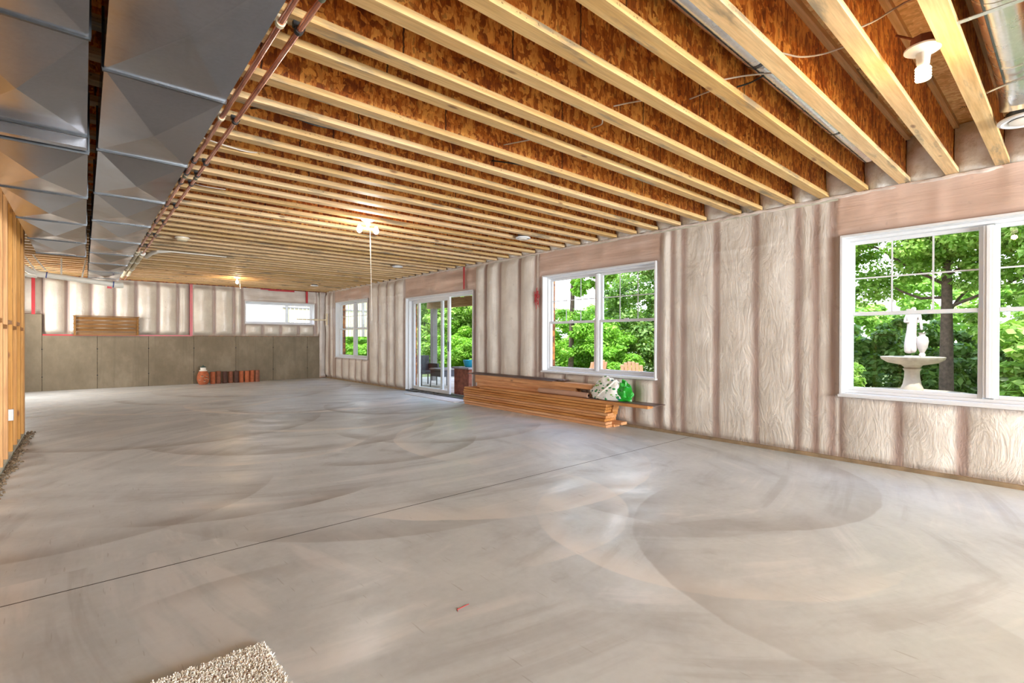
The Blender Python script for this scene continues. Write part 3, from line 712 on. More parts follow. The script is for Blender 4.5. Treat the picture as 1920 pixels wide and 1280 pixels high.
# ceiling diffusers
def diffuser(x, y, z, r, label, g='round white ceiling vents'):
    t = thing('ceiling_vent', label, 'vent', (x, y, z), g)
    k = r/.12
    obj('outer_ring', MB().lathe([(.052*k, .012), (.06*k, .004), (.105*k, -.012), (.12*k, -.004), (.12*k, .006), (.1*k, .014)], n=32), M['white'], t, smooth=True)
    obj('inner_cone', MB().lathe([(.002, -.022), (.045*k, -.02), (.07*k, -.012), (.072*k, -.006), (.04*k, .004)], n=28), M['porcelain'], t, smooth=True)
    obj('collar', MB().lathe([(.085*k, .008), (.085*k, .05)], n=28), M['seam'], t, smooth=True)
diffuser(4.56, .225, H-.03, .135, 'round white vent at the top right below the wide round duct')
diffuser(4.69, 5.16, H-.014, .105, 'round white vent in line with the window above the lumber')
diffuser(4.69, 8.85, H-.014, .105, 'round white vent in front of the patio door')
diffuser(4.69, 13.5, H-.014, .105, 'farthest round white vent, near the back corner')
sd = thing('smoke_detector', 'cream dome shaped smoke detector under the far left joists', 'detector', (1.07, 8.45, H))
obj('base', MB().lathe([(.09, -.012), (.092, 0)], n=28), M['porcelain'], sd, smooth=True); obj('dome', MB().lathe([(.02, -.05), (.06, -.046), (.078, -.02), (.08, -.01)], n=28), M['foam'], sd, smooth=True)

# ------------------------------------------------------------------ lamps
def lampholder(x, y, z, label, g=None):
    t = thing('ceiling_lamp', label, 'lamp', (x, y, z))
    obj('junction_box', MB().lathe([(.052, .006), (.052, .06)], n=8), M['clay_brown'], t)
    obj('lamp_holder', MB().lathe([(.028, -.055), (.03, -.02), (.06, -.012), (.078, 0), (.078, .008)], n=30), M['porcelain'], t, smooth=True)
    return t
t = lampholder(3.17, .515, 2.655, 'porcelain lamp holder with glowing warm spiral bulb at top right')
obj('bulb_base', MB().lathe([(.022, -.085), (.027, -.07), (.027, -.05)], n=20), M['porcelain'], t, smooth=True)
mb = MB(); pts = []
for i in range(120):
    a = i/120*2*math.pi*4.5; pts.append((.026*math.cos(a), .026*math.sin(a), -.088-i/120*.062))
mb.tube(pts, .0075, 7); obj('spiral_bulb', mb, M['bulbw'], t, smooth=True)
lamp('near_bulb', 'POINT', (3.17, .515, 2.46), 4.6, (1, .62, .26), .03)
obj('supply_wire', MB().tube([(.03, .02, .06), (.1, .06, .12), (.16, .14, .2)], .006, 7), M['clay_brown'], t)
t = lampholder(2.62, 5.70, H, 'lamp holder with twin cool white bulbs and a long pull cord')
obj('twin_adapter', MB().lathe([(.018, -.115), (.02, -.05)], n=14).tube([(-.07, 0, -.1), (.07, .0, -.1)], .015, 10), M['porcelain'], t, smooth=True)
for s in (-1, 1):
    R = MB().lathe([(.006, -.045), (.022, -.035), (.032, -.012), (.03, .01), (.018, .035), (.014, .05)], (s*.098, -s*.02, -.115), n=20)
    obj('bulb', R, M['bulbc'], t, smooth=True)
obj('pull_cord', MB().tube([(.03, 0, -.1), (.055, 0, -1.22)], .0042, 6), M['wirew'], t)
lamp('middle_bulb', 'POINT', (2.62, 5.70, H-.26), 13, (1, .97, .92), .1)
t = lampholder(2.75, 13.1, H, 'far lamp holder with one warm bulb above the back of the room')
obj('bulb', MB().lathe([(.006, -.15), (.028, -.135), (.036, -.105), (.028, -.075), (.016, -.055)], n=20), M['bulbw'], t, smooth=True)
obj('pull_cord', MB().tube([(.05, 0, -.02), (.07, 0, -.25)], .003, 6), M['wirew'], t)
lamp('far_bulb', 'POINT', (2.75, 13.1, H-.2), 12, (1, .72, .42), .06)

# ------------------------------------------------------------------ cables
def cable(pts, r, m, label):
    P = [Vector(p) for p in pts]; out = []
    for i in range(len(P)-1):
        p0, p1, p2, p3 = P[max(i-1, 0)], P[i], P[i+1], P[min(i+2, len(P)-1)]
        for k in range(6):
            t = k/6; out.append(.5*((2*p1)+(-p0+p2)*t+(2*p0-5*p1+4*p2-p3)*t*t+(-p0+3*p1-3*p2+p3)*t**3))
    out.append(P[-1])
    tag(obj('cable', MB().tube(out, r, 7), m, smooth=True), label, 'cable')
cable([(2.79, 1.035, 2.72), (2.95, 1.0, 2.745), (3.08, .93, 2.78), (3.08, .80, 2.77), (3.02, .765, 2.70)], .0045, M['wirew'], 'pale cable looped from joist to joist left of the bright bulb')
cable([(2.81, .705, 2.70), (2.95, .66, 2.78), (3.17, .58, 2.93), (3.35, .5, 3.02)], .0045, M['wirew'], 'pale cable rising beside the holder of the bright bulb')
cable([(2.80, 1.355, 2.71), (2.92, 1.28, 2.745), (3.02, 1.15, 2.745)], .0045, M['wirew'], 'pale strap crossing under the small round duct')
cable([(2.98, 1.36, 2.73), (3.02, 1.3, 2.745), (3.02, 1.22, 2.758)], .005, M['black'], 'dark strap hooked on the small round duct')
cable([(2.62, 2.005, 2.73), (2.66, 1.93, 2.735), (2.64, 1.85, 2.71), (2.58, 1.76, 2.665)], .0045, M['wirew'], 'pale cable between joists just left of the small round duct')
cable([(3.02, 1.69, 2.79), (3.0, 1.58, 2.78), (2.85, 1.44, 2.70)], .0045, M['wirew'], 'pale cable in the joist bay left of the small round duct')
cable([(2.80, 2.335, 2.745), (2.74, 2.2, 2.71), (2.60, 2.08, 2.665)], .0045, M['wirew'], 'short pale cable hanging two joists left of the round duct')
cable([(2.51, 2.99, 2.74), (2.52, 2.85, 2.72), (2.48, 2.65, 2.67)], .0045, M['wirew'], 'thin pale cable between joists near the middle of the ceiling')
cable([(.85, 3.655, 2.75), (.92, 3.45, 2.69), (1.2, 3.41, 2.655), (1.42, 3.38, 2.67), (1.6, 3.36, 2.70)], .006, M['black'], 'black cable drooping under a joist beside the copper pipes')
cable([(2.66, 3.33, 2.744), (2.74, 3.2, 2.71), (2.80, 3.08, 2.67)], .006, M['black'], 'black cable near the middle of the ceiling')
cable([(.6, 4.17, 2.68), (.7, 4.2, 2.66), (.95, 4.26, 2.66), (1.1, 4.32, 2.70)], .005, M['wirew'], 'white cable crossing above the copper pipes')
cable([(.80, 5.55, 2.68), (.9, 5.5, 2.66), (1.05, 5.48, 2.66)], .005, M['wirew'], 'white cable loop farther along the copper pipes')

# ------------------------------------------------------------------ lumber stack
def plank(x0, x1, y0, y1, z0, z1, label, g='planks stacked under the middle window', m='lumber', rz=0):
    t = obj('plank', MB().box(-(x1-x0)/2, (x1-x0)/2, -(y1-y0)/2, (y1-y0)/2, 0, z1-z0), M[m], bevel=.004, loc=((x0+x1)/2, (y0+y1)/2, z0))
    t.rotation_euler.z = rz
    return tag(t, label, 'plank', g)
ordn = ['lowest', 'second', 'third', 'fourth', 'fifth', 'sixth', 'seventh', 'topmost']
for i in range(8):
    z = i*.0405
    plank(5.355+random.uniform(0, .016), 5.495, 7.55-random.uniform(0, .03), 4.21+random.uniform(-.025, .025), z, z+.0355, ('%s plank counted up from the floor in the front row of the lumber stack' % ordn[i]) if i not in (0, 7) else '%s plank in the front row of the main lumber stack' % ordn[i])
    plank(5.50, 5.63, 7.5-random.uniform(0, .05), (4.06 if i == 1 else 4.2+random.uniform(-.03, .05)), z, z+.0385, 'plank hidden in the rear row of the lumber stack')
plank(5.37, 5.49, 7.06, 3.56, .3245, .363, 'long plank jutting out past the right end of the stack')
plank(5.495, 5.635, 7.3, 4.6, .3245, .403, 'thick timber lying on the rear of the stack, lowest of three')
plank(5.50, 5.64, 7.36, 4.9, .404, .482, 'thick timber at the rear of the stack, middle of three')
plank(5.47, 5.62, 7.32, 4.54, .483, .556, 'topmost thick timber at the rear of the stack, knot near its end')
plank(5.40, 5.63, 4.62, 3.47, .3635, .373, 'thin dark board under the shopping bag', g='dark boards on the lumber', m='darkboard')
plank(5.44, 5.56, 7.52, 5.30, .5565, .571, 'lower thin dark board on top of the lumber', g='dark boards on the lumber', m='darkboard')
plank(5.50, 5.62, 7.45, 5.12, .5715, .588, 'upper thin dark board on top of the lumber', g='dark boards on the lumber', m='darkboard', rz=.0)
rl = thing('paper_roll', 'roll of brown kraft paper lying on the front of the lumber', 'paper roll', (5.435, 5.08, .404))
obj('roll', MB().tube([(0, -.5, 0), (0, .5, 0)], .04, 26), M['kraft'], rl, smooth=True)
obj('core_hole', MB().tube([(0, -.503, 0), (0, -.5, 0)], .017, 16), M['black'], rl)
# bag
bg = thing('shopping_bag', 'crumpled white shopping bag with leaf print and green side', 'bag', (5.5, 4.22, .3745))
def lump(rx, ry, rz_, cx, cy, cz, seed, n=24, m_=34, seedk=.26):
    mb = MB()
    for i in range(n+1):
        th = math.pi*i/n*.98+.01
        for k in range(m_):
            a = 2*math.pi*k/m_
            q = 1+seedk*(float(vnoise(np.array(a*2.2+9), np.array(th*3+seed), seed))-.5)+.05*math.sin(a*7+th*5)*math.sin(th)
            z = math.cos(th); zz = max(z, -.55)
            mb.v.append((cx+rx*q*math.sin(th)**.8*math.cos(a)*(1-.35*max(z, 0)), cy+ry*q*math.sin(th)**.8*math.sin(a)*(1-.35*max(z, 0)), cz+rz_*(zz+.55)*q))
    for i in range(n):
        for k in range(m_): a = i*m_+k; b = i*m_+(k+1) % m_; mb.f.append((a, b, b+m_, a+m_))
    return mb
obj('printed_panel', lump(.105, .28, .19, -.01, .05, 0.002, 3), M['bag'], bg, smooth=True)
obj('green_gusset', lump(.09, .15, .15, .01, -.17, 0.002, 6, seedk=.6), M['green'], bg, smooth=True)
obj('handle', MB().tube([(-.105, .16, .05), (-.115, .06, .13), (-.09, -.03, .2), (-.06, -.08, .26), (-.02, -.1, .27)], .013, 8), M['porcelain'], bg, smooth=True)

tag(obj('door_mat', MB().box(5.30, 5.66, 7.75, 9.7, 0, .012), plain('pale_board', (214, 208, 204), .6), bevel=.003), 'thin pale board lying on the floor in front of the patio door', 'board')

# ------------------------------------------------------------------ clay tiles and jar at the back wall
cols = ['terracotta', 'clay_brown', 'clay_dark', 'clay_brown', 'clay_dark', 'terracotta', 'terracotta', 'terracotta', 'clay_brown']
labs = ['orange clay tube standing next to the carved pot', 'brown clay tube, second from the carved pot', 'dark clay tube, third from the carved pot', 'brownish clay tube between the two darkest tubes', 'darkest clay tube, in the middle of the row', 'bright orange clay tube just right of the darkest one', 'orange clay tube, third from the right end of the row', 'orange clay tube, second from the right end of the row', 'brown clay tube at the right end of the row']
for i, u in enumerate([2.60, 2.735, 2.88, 3.02, 3.155, 3.28, 3.42, 3.55, 3.68]):
    t = thing('clay_tube', labs[i], 'clay tube', (u, 15.13+.02*(i % 2), 0), 'clay tubes along the far wall')
    hh = .32+random.uniform(-.01, .01)
    obj('tube_body', MB().lathe([(.060, 0), (.062, .01), (.06, .1), (.06, hh-.02), (.062, hh), (.05, hh), (.049, hh-.12), (.049, hh-.2)], n=22), M[cols[i]], t, smooth=True)
    obj('bore', MB().lathe([(.0485, hh-.21), (.0485, hh-.205)], n=16), M['black'], t)
jr = thing('carved_pot', 'round terracotta pot with cut slots and white topped neck', 'pot', (2.37, 15.08, 0))
obj('body', MB().lathe([(.09, 0), (.10, .015), (.125, .06), (.142, .14), (.138, .22), (.12, .29), (.095, .34), (.085, .352)], n=32), M['terracotta'], jr, smooth=True)
obj('neck', MB().lathe([(.092, .352), (.094, .37), (.072, .38), (.066, .385), (.066, .44), (.07, .445)], n=28), M['porcelain'], jr, smooth=True)
obj('lid', MB().lathe([(.072, .445), (.075, .452), (.06, .468), (.02, .48), (.018, .5), (.006, .505)], n=24), plain('dark_green_lid', (60, 84, 80), .5), jr, smooth=True)
for (a, z, w_) in ((-1.9, .23, .05), (-1.25, .175, .055), (-1.05, .24, .03), (-2.3, .14, .03), (-1.5, .1, .03), (-.85, .15, .03)):
    s_ = MB()
    R = Matrix.Translation((.136*math.cos(a), .136*math.sin(a), z)) @ Euler((0, 0, a-math.pi/2)).to_matrix().to_4x4()
    s_.box(-w_/2, w_/2, -.008, .006, -.007, .007, R=R); sl_ = obj('slot', s_, M['black'], jr)
    s_ = MB(); s_.box(-w_/2-.006, w_/2+.006, -.006, .0075, -.016, -.009, R=R); obj('slot_lip', s_, M['foam'], sl_)

# slatted panel on the concrete ledge
sp = thing('slatted_panel', 'brown slatted wooden panel resting on the concrete ledge', 'panel', (.43, D+.0, 1.272))
for x in (-.585, .585): obj('end_post', MB().box(x-.02, x+.02, -.06, -.015, 0, .45), M['slat'], sp)
for k in range(6): obj('rail', MB().box(-.62, .62, -.075, .003, k*.09, k*.09+.014), M['slat'], sp)
for k in range(5): obj('slat', MB().box(-.56, .56, -.028, -.015, k*.09+.018, k*.09+.078), M['slat'], sp)

# wooden bracket in the back corner
br = thing('corner_brace', 'pale wooden bar braced across the back right corner', 'brace', (5.2, 15.1, 1.78))
obj('bar', MB().box(-.46, .42, -.012, .012, -.015, .015), M['foam'], br); obj('end_block', MB().box(.40, .44, -.03, .03, -.15, .2), M['foam'], br)
obj('middle_block', MB().box(.02, .16, -.016, .014, -.03, .025), M['foam'], br)

# small marks on the floor
tag(obj('chalk_mark', MB().tube([(1.25, 1.804, .001), (1.318, 1.808, .001)], .0016, 5).tube([(1.245, 1.79, .001), (1.26, 1.815, .001)], .0012, 5), M['red']), 'tiny red marker line drawn on the concrete in the foreground', 'mark')

# ------------------------------------------------------------------ rug
rg = thing('shag_rug', 'cream shag rug corner at the bottom of the photo', 'rug', (.0, 1.3, 0))
ang = math.atan2(2.084-2.096, .535-.2)
obj('backing', MB().box(-1.3, .53, -1.2, .775, 0.001, .012), M['kraft'], rg)
n = 42000
xs = np.random.uniform(-.35, .535, n); ys = np.random.uniform(.1, .785, n)
hh = np.random.uniform(.008, .014, n); dx = np.random.normal(0, .006, n); dy = np.random.normal(0, .006, n); a = np.random.uniform(0, 6.28, n); w_ = .0022
c, s_ = np.cos(a)*w_, np.sin(a)*w_
V = np.stack([np.stack([xs-c, ys-s_, np.full(n, .008)], 1), np.stack([xs+c, ys+s_, np.full(n, .008)], 1), np.stack([xs+dx+c*.8, ys+dy+s_*.8, .008+hh], 1), np.stack([xs+dx-c*.8, ys+dy-s_*.8, .008+hh], 1)], 1).reshape(-1, 3)
def quads_obj(name, V, mat, parent=None):
    nq = len(V)//4
    me = bpy.data.meshes.new(name); me.vertices.add(len(V)); me.vertices.foreach_set('co', V.astype(np.float32).ravel())
    me.loops.add(nq*4); me.loops.foreach_set('vertex_index', np.arange(nq*4, dtype=np.int32))
    me.polygons.add(nq); me.polygons.foreach_set('loop_start', np.arange(0, nq*4, 4, dtype=np.int32)); me.update(calc_edges=True)
    me.materials.append(mat); return link(name, me, parent)
quads_obj('pile', V, M['pile'], rg)['kind'] = 'stuff'

# ------------------------------------------------------------------ outside
GZ = -.15
tag(obj('ground', MB().box(W+.3, 60, -30, 50, GZ-.2, GZ-.01), M['grass']), 'planted ground outside the windows', 'ground', kind='structure')
pt = tag(obj('patio', MB().box(W+.3, 10.2, 1.5, 14.5, GZ-.1, GZ-.008), M['rubble']), 'pale flagstone patio outside the sliding door', 'patio', kind='structure')
rr_ = random.Random(4)
y = 1.5
while y < 14.4:
    x = W+.32; dyy = rr_.uniform(.5, .8)
    while x < 10.1:
        dxx = rr_.uniform(.5, 1.0)
        obj('flagstone', MB().box(x, min(x+dxx, 10.2)-.015, y, y+dyy-.015, GZ-.01, GZ+.03+rr_.uniform(-.004, .004)), M['patio'], pt); x += dxx
    y += dyy
# foliage generator
def leaves(blobs, n, size, seed, shell=.55):
    r = np.random.RandomState(seed); b = np.array(blobs, float); vol = b[:, 3]*b[:, 4]*b[:, 5]; pr_ = vol/vol.sum()
    # sub-clusters
    k = max(30, n//260); ci = r.choice(len(b), k, p=pr_); d = r.normal(size=(k, 3)); d /= np.linalg.norm(d, axis=1)[:, None]
    rad = r.uniform(shell, 1, k)[:, None]; cc = b[ci, :3]+d*b[ci, 3:6]*rad
    cr = r.uniform(.16, .36, k)*b[ci, 3:6].mean(1)
    li = r.randint(0, k, n); dd = r.normal(size=(n, 3)); dd /= np.linalg.norm(dd, axis=1)[:, None]
    p = cc[li]+dd*(cr[li]*r.uniform(.3, 1, n)**.5)[:, None]*np.array([1, 1, .6])
    nn = dd+r.normal(size=(n, 3))*.6+np.array([0, 0, .9]); nn /= np.linalg.norm(nn, axis=1)[:, None]
    t = np.cross(nn, r.normal(size=(n, 3))); t /= np.linalg.norm(t, axis=1)[:, None]; u = np.cross(nn, t)
    s = (size*r.uniform(.6, 1.3, n))[:, None]
    V = np.stack([p-t*s, p-u*s*.55+t*s*.1, p+t*s, p+u*s*.55+t*s*.1], 1).reshape(-1, 3)
    V[:, 2] = np.maximum(V[:, 2], GZ+.02)
    return V
def tree(label, base, trunkpts, blobs, n, size, mat, seed, cat='tree', name='tree', branches=(), group='greenery outside the windows'):
    t = thing(name, label, cat, base, group)
    B = Vector(base)
    fo = quads_obj('foliage', leaves(blobs, n, size, seed)-np.array(base), M[mat], t); fo['kind'] = 'stuff'
    if trunkpts:
        k = len(trunkpts); r0 = trunkpts[0][3]
        obj('trunk', MB().tube([Vector(p[:3])-B for p in trunkpts], .1, 10, radii=[p[3] for p in trunkpts]), M['bark'], t, smooth=True)
    for bp in branches: obj('branch', MB().tube([Vector(p[:3])-B for p in bp], .1, 7, radii=[p[3] for p in bp]), M['bark'], t, smooth=True)
    return t
# maple seen through the near window (trunk and branches visible)
bx, by = 12.6, 1.72
brs = []
rb = random.Random(2)
for i in range(16):
    z0 = 1.6+i*.22; a = rb.uniform(0, 6.28); L = rb.uniform(1.3, 2.8)
    p0 = Vector((bx-.0, by-.02*i, z0)); d = Vector((math.cos(a)*.5, math.sin(a)*1.0, .55))
    pts = [(p0.x, p0.y, p0.z, .032)]
    for q in range(1, 5):
        p0 = p0+d*L/4+Vector((rb.gauss(0, .06), rb.gauss(0, .1), rb.gauss(0, .05))); pts.append((p0.x, p0.y, p0.z, .032*(1-q/5.2)))
    brs.append(pts)
tree('maple with a leaning trunk and open crown behind the fountain', (bx, by+.1, GZ), [(bx, by-.05, GZ, .12), (bx, by-.05, 1.2, .10), (bx, by-.05, 2.6, .075), (bx-.1, by-.2, 4.2, .045), (bx, by-.3, 5.6, .03)],
     [(bx, by+1.2, 3.0, 1.5, 1.4, .9), (bx+.2, by-.9, 3.2, 1.5, 1.3, 1.1), (bx, by, 4.6, 1.8, 2.4, 1.3), (bx-.2, by+2.0, 2.0, .9, .9, .6), (bx+.2, by-1.2, 1.6, 1.1, 1.0, .7), (bx, by+2.6, 3.6, 1.2, 1.0, .8)], 115000, .046, 'leafA', 11, branches=brs)
tree('bright leafy tree right of the maple, behind the near window', (11.0, -.5, GZ), [(11.0, -.5, GZ, .1), (11.1, -.45, 2.2, .07), (11.1, -.4, 4, .03)],
     [(11.2, -.4, 3.0, 1.1, 1.3, 1.5), (11.0, -.3, 1.2, 1.0, 1.2, 1.0), (11.2, -.6, 4.6, 1.3, 1.6, 1.0), (10.6, .1, .5, .7, .8, .6)], 40000, .07, 'leafA', 12)
tree('dark green hedge low behind the fountain', (14.5, 2, GZ), None, [(14.5, 1.0, .5, 1.2, 1.6, 1.1), (14.8, 3.4, .6, 1.2, 1.7, 1.2), (14.2, -1.0, .6, 1.2, 1.6, 1.1), (15.0, 5.6, .6, 1.2, 1.5, 1.2), (14.3, 2.2, 1.3, .9, 1.2, .6)], 60000, .075, 'leafB', 13, 'hedge', 'hedge')
tree('pale green shrub at the left foot of the fountain view', (12.2, 3.9, GZ), None, [(12.2, 3.9, .4, .8, .9, .8), (12.6, 4.9, .8, .9, .9, 1.1)], 22000, .055, 'leafA', 14, 'shrub', 'shrub')
tree('large dark tree behind the peach chair', (16.2, 9.6, GZ), [(16.2, 9.6, GZ, .2), (16.2, 9.6, 3, .14), (16.2, 9.6, 5, .08)],
     [(16.2, 9.0, 1.6, 1.7, 2.4, 2.0), (16.2, 11.2, 2.2, 1.6, 1.6, 2.2), (16.0, 8.6, 4.0, 1.6, 2.2, 1.5), (15.6, 7.4, .9, 1.3, 1.5, 1.3)], 75000, .075, 'leafB', 15)
tree('bright shrub mass left in the middle window', (13.6, 11.2, GZ), None, [(13.6, 11.2, .9, 1.2, 1.3, 1.5), (14.0, 12.6, 1.0, 1.2, 1.2, 1.4), (13.2, 10.0, .2, .9, 1.0, .9)], 36000, .06, 'leafC', 16, 'shrub', 'shrub')
tree('maple branch hanging high left in the middle window', (12.8, 10.4, GZ), [(12.8, 11.6, GZ, .1), (12.8, 11.5, 3.4, .07), (12.7, 10.9, 4.4, .04)], [(12.6, 10.5, 3.2, .8, .8, .7), (12.9, 11.2, 4.0, 1.2, 1.1, .6)], 9000, .085, 'leafC', 17)
tree('vivid maple outside the open side of the patio door', (12.0, 15.4, GZ), [(12.0, 15.6, GZ, .13), (12.0, 15.6, 3, .09), (12, 15.6, 5, .04)],
     [(12.0, 15.2, 3.2, 1.6, 2.0, 1.6), (11.6, 16.4, 2.2, 1.3, 1.3, 1.2), (12.4, 14.6, 1.9, 1.1, 1.3, 1.0)], 50000, .08, 'leafA', 18)
tree('pale bright bush low outside the open door', (10.6, 14.6, GZ), None, [(10.6, 14.4, .5, .9, 1.2, .9), (11.2, 15.8, .9, 1.0, 1.2, 1.1), (10.2, 13.4, .05, .5, .6, .5)], 34000, .05, 'leafC', 19, 'shrub', 'shrub')
tree('leafy tree behind the glass panel of the patio door', (12.5, 21.0, GZ), [(12.5, 21, GZ, .15), (12.5, 21, 5, .05)], [(12.5, 20.0, 1.6, 1.6, 2.0, 2.1), (12.5, 22.4, 3.0, 1.8, 2.4, 2.2), (12.3, 19.4, 4.0, 1.6, 1.8, 1.4)], 60000, .075, 'leafA', 20)
tree('bright green shrubs filling the lower far window', (9.6, 22.4, GZ), None, [(9.4, 21.0, .5, .9, 1.2, 1.1), (9.6, 23.4, .8, 1.0, 1.6, 1.4), (10.8, 24.4, 1.9, 1.2, 1.6, 1.6), (10.6, 22.3, 1.0, 1, 1, 1.2), (8.0, 18.0, .35, .8, .8, .85), (9.0, 18.6, .7, .7, .8, 1.0)], 50000, .06, 'leafC', 21, 'shrub', 'shrub')
tree('distant line of trees beyond the garden', (26, 8, GZ), None, [(26, -6+i*3.4, 1.0+.4*(i % 3), 2, 2.4, 2.2+.5*(i % 2)) for i in range(13)], 90000, .14, 'leafA', 31, 'trees', 'treeline')
# fountain
ft = thing('fountain', 'tiered cast stone fountain topped by a draped figure with an urn', 'fountain', (10.4, 1.81, GZ))
fz = .0-GZ
sc_ = lambda k, d: (lambda a, i: d*math.cos(a*k))
obj('lower_basin', MB().lathe([(.5, 0), (.62, .12), (.78, .34), (.84, .47), (.86, .49), (.82, .49), (.76, .42), (.3, .36)], n=72, fl=sc_(18, .02)), M['stone'], ft, smooth=True)
obj('pedestal', MB().lathe([(.19, .36), (.19, .49), (.14, .5), (.155, .55), (.125, .62), (.105, .74), (.10, .84), (.125, .88), (.10, .9), (.15, .95), (.16, .97)], n=32), M['stone'], ft, smooth=True)
obj('upper_bowl', MB().lathe([(.06, .93), (.2, .955), (.33, .985), (.41, 1.04), (.425, 1.08), (.39, 1.085), (.3, 1.05), (.05, 1.03)], n=72, fl=sc_(20, .025)), M['stone'], ft, smooth=True)
obj('statue_base', MB().lathe([(.13, 1.03), (.13, 1.07), (.105, 1.085), (.1, 1.1)], n=24), M['stonew'], ft, smooth=True)
# figure: draped body rings, head, arms in one skinned surface
vts = [((0, .02, 1.56), .072), ((0, .03, 1.42), .088), ((0, .04, 1.28), .078), ((0, .045, 1.13), .062), ((0, .0, 1.66), .062), ((0, -.01, 1.76), .072), ((0, -.015, 1.84), .028), ((0, -.02, 1.91), .05),
       ((0, .07, 1.77), .03), ((-.03, .095, 1.66), .024), ((-.07, .03, 1.66), .019), ((0, -.085, 1.77), .03), ((-.02, -.115, 1.65), .023), ((-.02, -.125, 1.52), .018), ((-.03, -.02, 1.14), .045), ((0, -.015, 1.36), .07)]
eds = [(0, 1), (1, 2), (2, 3), (0, 4), (4, 5), (5, 6), (6, 7), (5, 8), (8, 9), (9, 10), (5, 11), (11, 12), (12, 13), (0, 15), (15, 14)]
me = bpy.data.meshes.new('figure'); me.from_pydata([v[0] for v in vts], eds, []); me.materials.append(M['stonew'])
fg = link('figure', me, ft); md = fg.modifiers.new('skin', 'SKIN')
for i, v in enumerate(vts): me.skin_vertices[0].data[i].radius = (v[1], v[1])
me.skin_vertices[0].data[0].use_root = True
fg.modifiers.new('sub', 'SUBSURF').levels = 2; fg.modifiers['sub'].render_levels = 2
obj('urn', MB().lathe([(.04, 1.09), (.045, 1.12), (.03, 1.15), (.07, 1.24), (.085, 1.33), (.075, 1.40), (.04, 1.43), (.04, 1.46), (.06, 1.48)], (0, -.13, 0), n=24), M['stonew'], ft, smooth=True)
# adirondack chairs
def adirondack(x, y, rz, label):
    t = thing('garden_chair', label, 'chair', (x, y, GZ+.03), 'peach garden chairs'); t.rotation_euler.z = rz
    for k in range(6):
        xx = (k-2.5)*.085; top = .88-.05*abs((k-2.5)/2.5)**2*1.6
        obj('back_slat', MB().box(xx-.037, xx+.037, -.01, .01, .3, top, R=Matrix.Translation((0, .22, 0)) @ Matrix.Rotation(-.3, 4, 'X')), M['peach'], t, bevel=.006)
    for k in range(5): obj('seat_slat', MB().box(-.26, .26, -.3+k*.1, -.215+k*.1, .36-k*.025, .375-k*.025), M['peach'], t)
    for s in (-1, 1):
        obj('armrest', MB().box(s*.33-.055, s*.33+.055, -.35, .4, .55, .57), M['peach'], t); obj('front_leg', MB().box(s*.3-.02, s*.3+.02, -.32, -.22, 0, .55), M['peach'], t)
        obj('rear_leg', MB().box(s*.25-.015, s*.25+.015, -.3, .5, .2, .3, R=Matrix.Rotation(-.28, 4, 'X')), M['peach'], t)
    return t
adirondack(9.6, 6.65, 1.9, 'peach slatted garden chair seen in the right half of the middle window')
adirondack(9.8, 8.27, 2.9, 'peach garden chair mostly hidden by the mullion of the middle window')
# block with teal planter
bk = thing('planter_stand', 'weathered reddish brown block with a flat slab top outside the door', 'stand', (7.0, 9.6, GZ+.03))
obj('block', MB().box(-.24, .24, -.3, .3, 0, .62), M['boxbrown'], bk, bevel=.01); obj('slab_top', MB().box(-.28, .28, -.34, .34, .62, .66), M['postgrey'], bk, bevel=.006)
tp = thing('planter', 'teal glazed planter on the weathered block', 'planter', (7.0, 9.56, GZ+.69))
obj('pot', MB().lathe([(.12, 0), (.15, .04), (.17, .12), (.18, .165), (.16, .165), (.15, .13), (.1, .12)], n=28), M['teal'], tp, smooth=True)
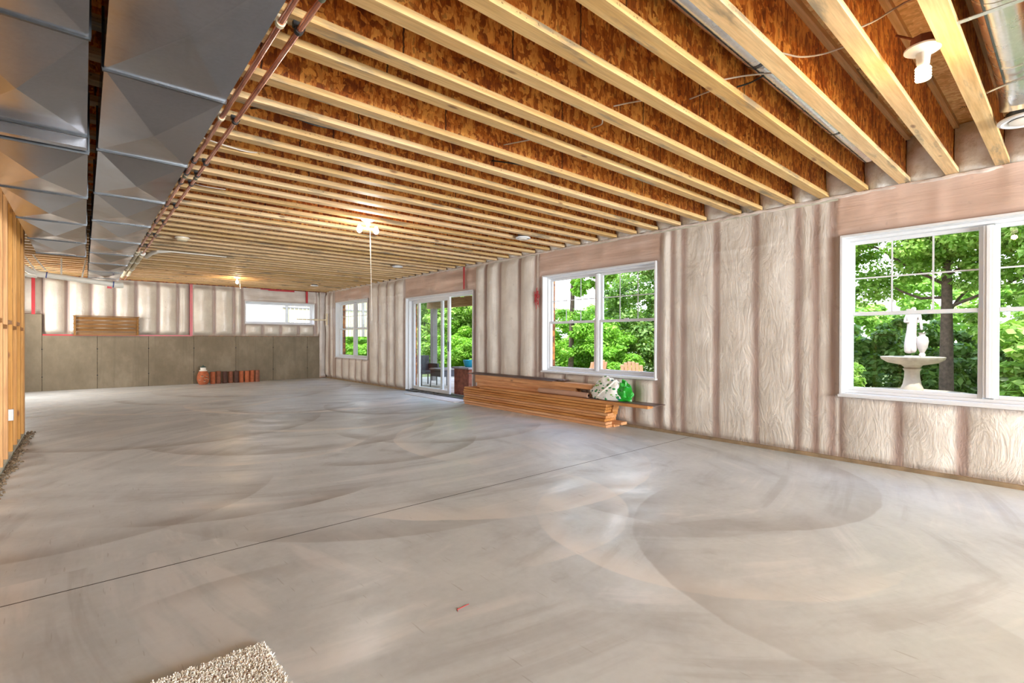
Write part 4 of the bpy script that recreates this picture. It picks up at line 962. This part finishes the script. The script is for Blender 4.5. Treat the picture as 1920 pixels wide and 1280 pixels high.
# wicker chair and table
wc = thing('patio_chair', 'dark grey wicker patio chair behind the glass panel of the door', 'chair', (7.45, 12.4, GZ+.03))
obj('backrest', MB().box(-.28, .28, .2, .27, .35, .85), M['wicker'], wc, bevel=.02); obj('seat', MB().box(-.28, .28, -.28, .24, .33, .42), M['wicker'], wc, bevel=.02)
for s in (-1, 1): obj('armrest', MB().box(s*.28-.03, s*.28+.03, -.28, .25, .42, .62), M['wicker'], wc, bevel=.01)
for sx in (-1, 1):
    for sy in (-1, 1): obj('leg', MB().tube([(sx*.25, sy*.24, 0), (sx*.25, sy*.24, .34)], .018, 8), M['seam'], wc)
tb = thing('patio_table', 'small dark patio table beside the wicker chair', 'table', (7.55, 11.55, GZ+.03))
obj('tabletop', MB().box(-.3, .3, -.3, .3, .48, .52), M['postgrey'], tb, bevel=.006); obj('apron', MB().box(-.27, .27, -.27, .27, .3, .48), M['wicker'], tb)
for sx in (-1, 1):
    for sy in (-1, 1): obj('leg', MB().tube([(sx*.27, sy*.27, 0), (sx*.25, sy*.25, .48)], .014, 8), M['seam'], tb)
# deck overhead
dk = thing('deck', 'timber deck carried over the patio on a grey post', 'deck', (8.5, 13.6, GZ+.03))
obj('post', MB().box(-.08, .08, -.08, .08, 0, 2.3), M['postgrey'], dk); 
o = obj('beam', MB().box(8.42, 8.58, 9.6, 13.9, 2.18, 2.45), M['decktimber'], dk); o.location = -dk.location
for k in range(9):
    y = 9.65+k*.52; o = obj('joist', MB().box(W+.31, 8.6, y, y+.04, 2.45, 2.65), M['decktimber'], dk); o.location = -dk.location
for k in range(18):
    x = W+.32+k*.148; o = obj('deck_board', MB().box(x, x+.14, 9.6, 13.95, 2.65, 2.68), M['decktimber'], dk); o.location = -dk.location
# behind the far wall: raised ground, white house wall, fence
tag(obj('bank', MB().box(-6, W+.3, D+.36, 30, 0, 1.45), M['grass']), 'raised ground behind the far wall', 'ground', kind='structure')
hs = tag(obj('house_wall', MB().box(-3, 6.05, 21.0, 21.2, 1.4, 6), M['siding']), 'white neighbouring house wall filling the high far window', 'house')
for k in range(14): obj('siding_board', MB().box(-3, 6.05, 20.98, 21.0, 1.45+k*.3, 1.45+k*.3+.28), M['siding'], hs)
fn = thing('fence', 'light board fence with dark posts beyond the far window', 'fence', (6.6, 19.5, 1.4))
for k in range(26): obj('fence_board', MB().box(k*.15-1.0, k*.15-.875, -.01, .01, -.1, 1.7), M['foam'], fn)
for z in (.25, .95): obj('rail', MB().box(-1, 3, -.04, -.01, z, z+.05), M['postgrey'], fn)
for k in range(3): obj('fence_post', MB().box(-.9+k*1.5, -.82+k*1.5, -.06, .02, -.1, 1.7), M['postgrey'], fn)
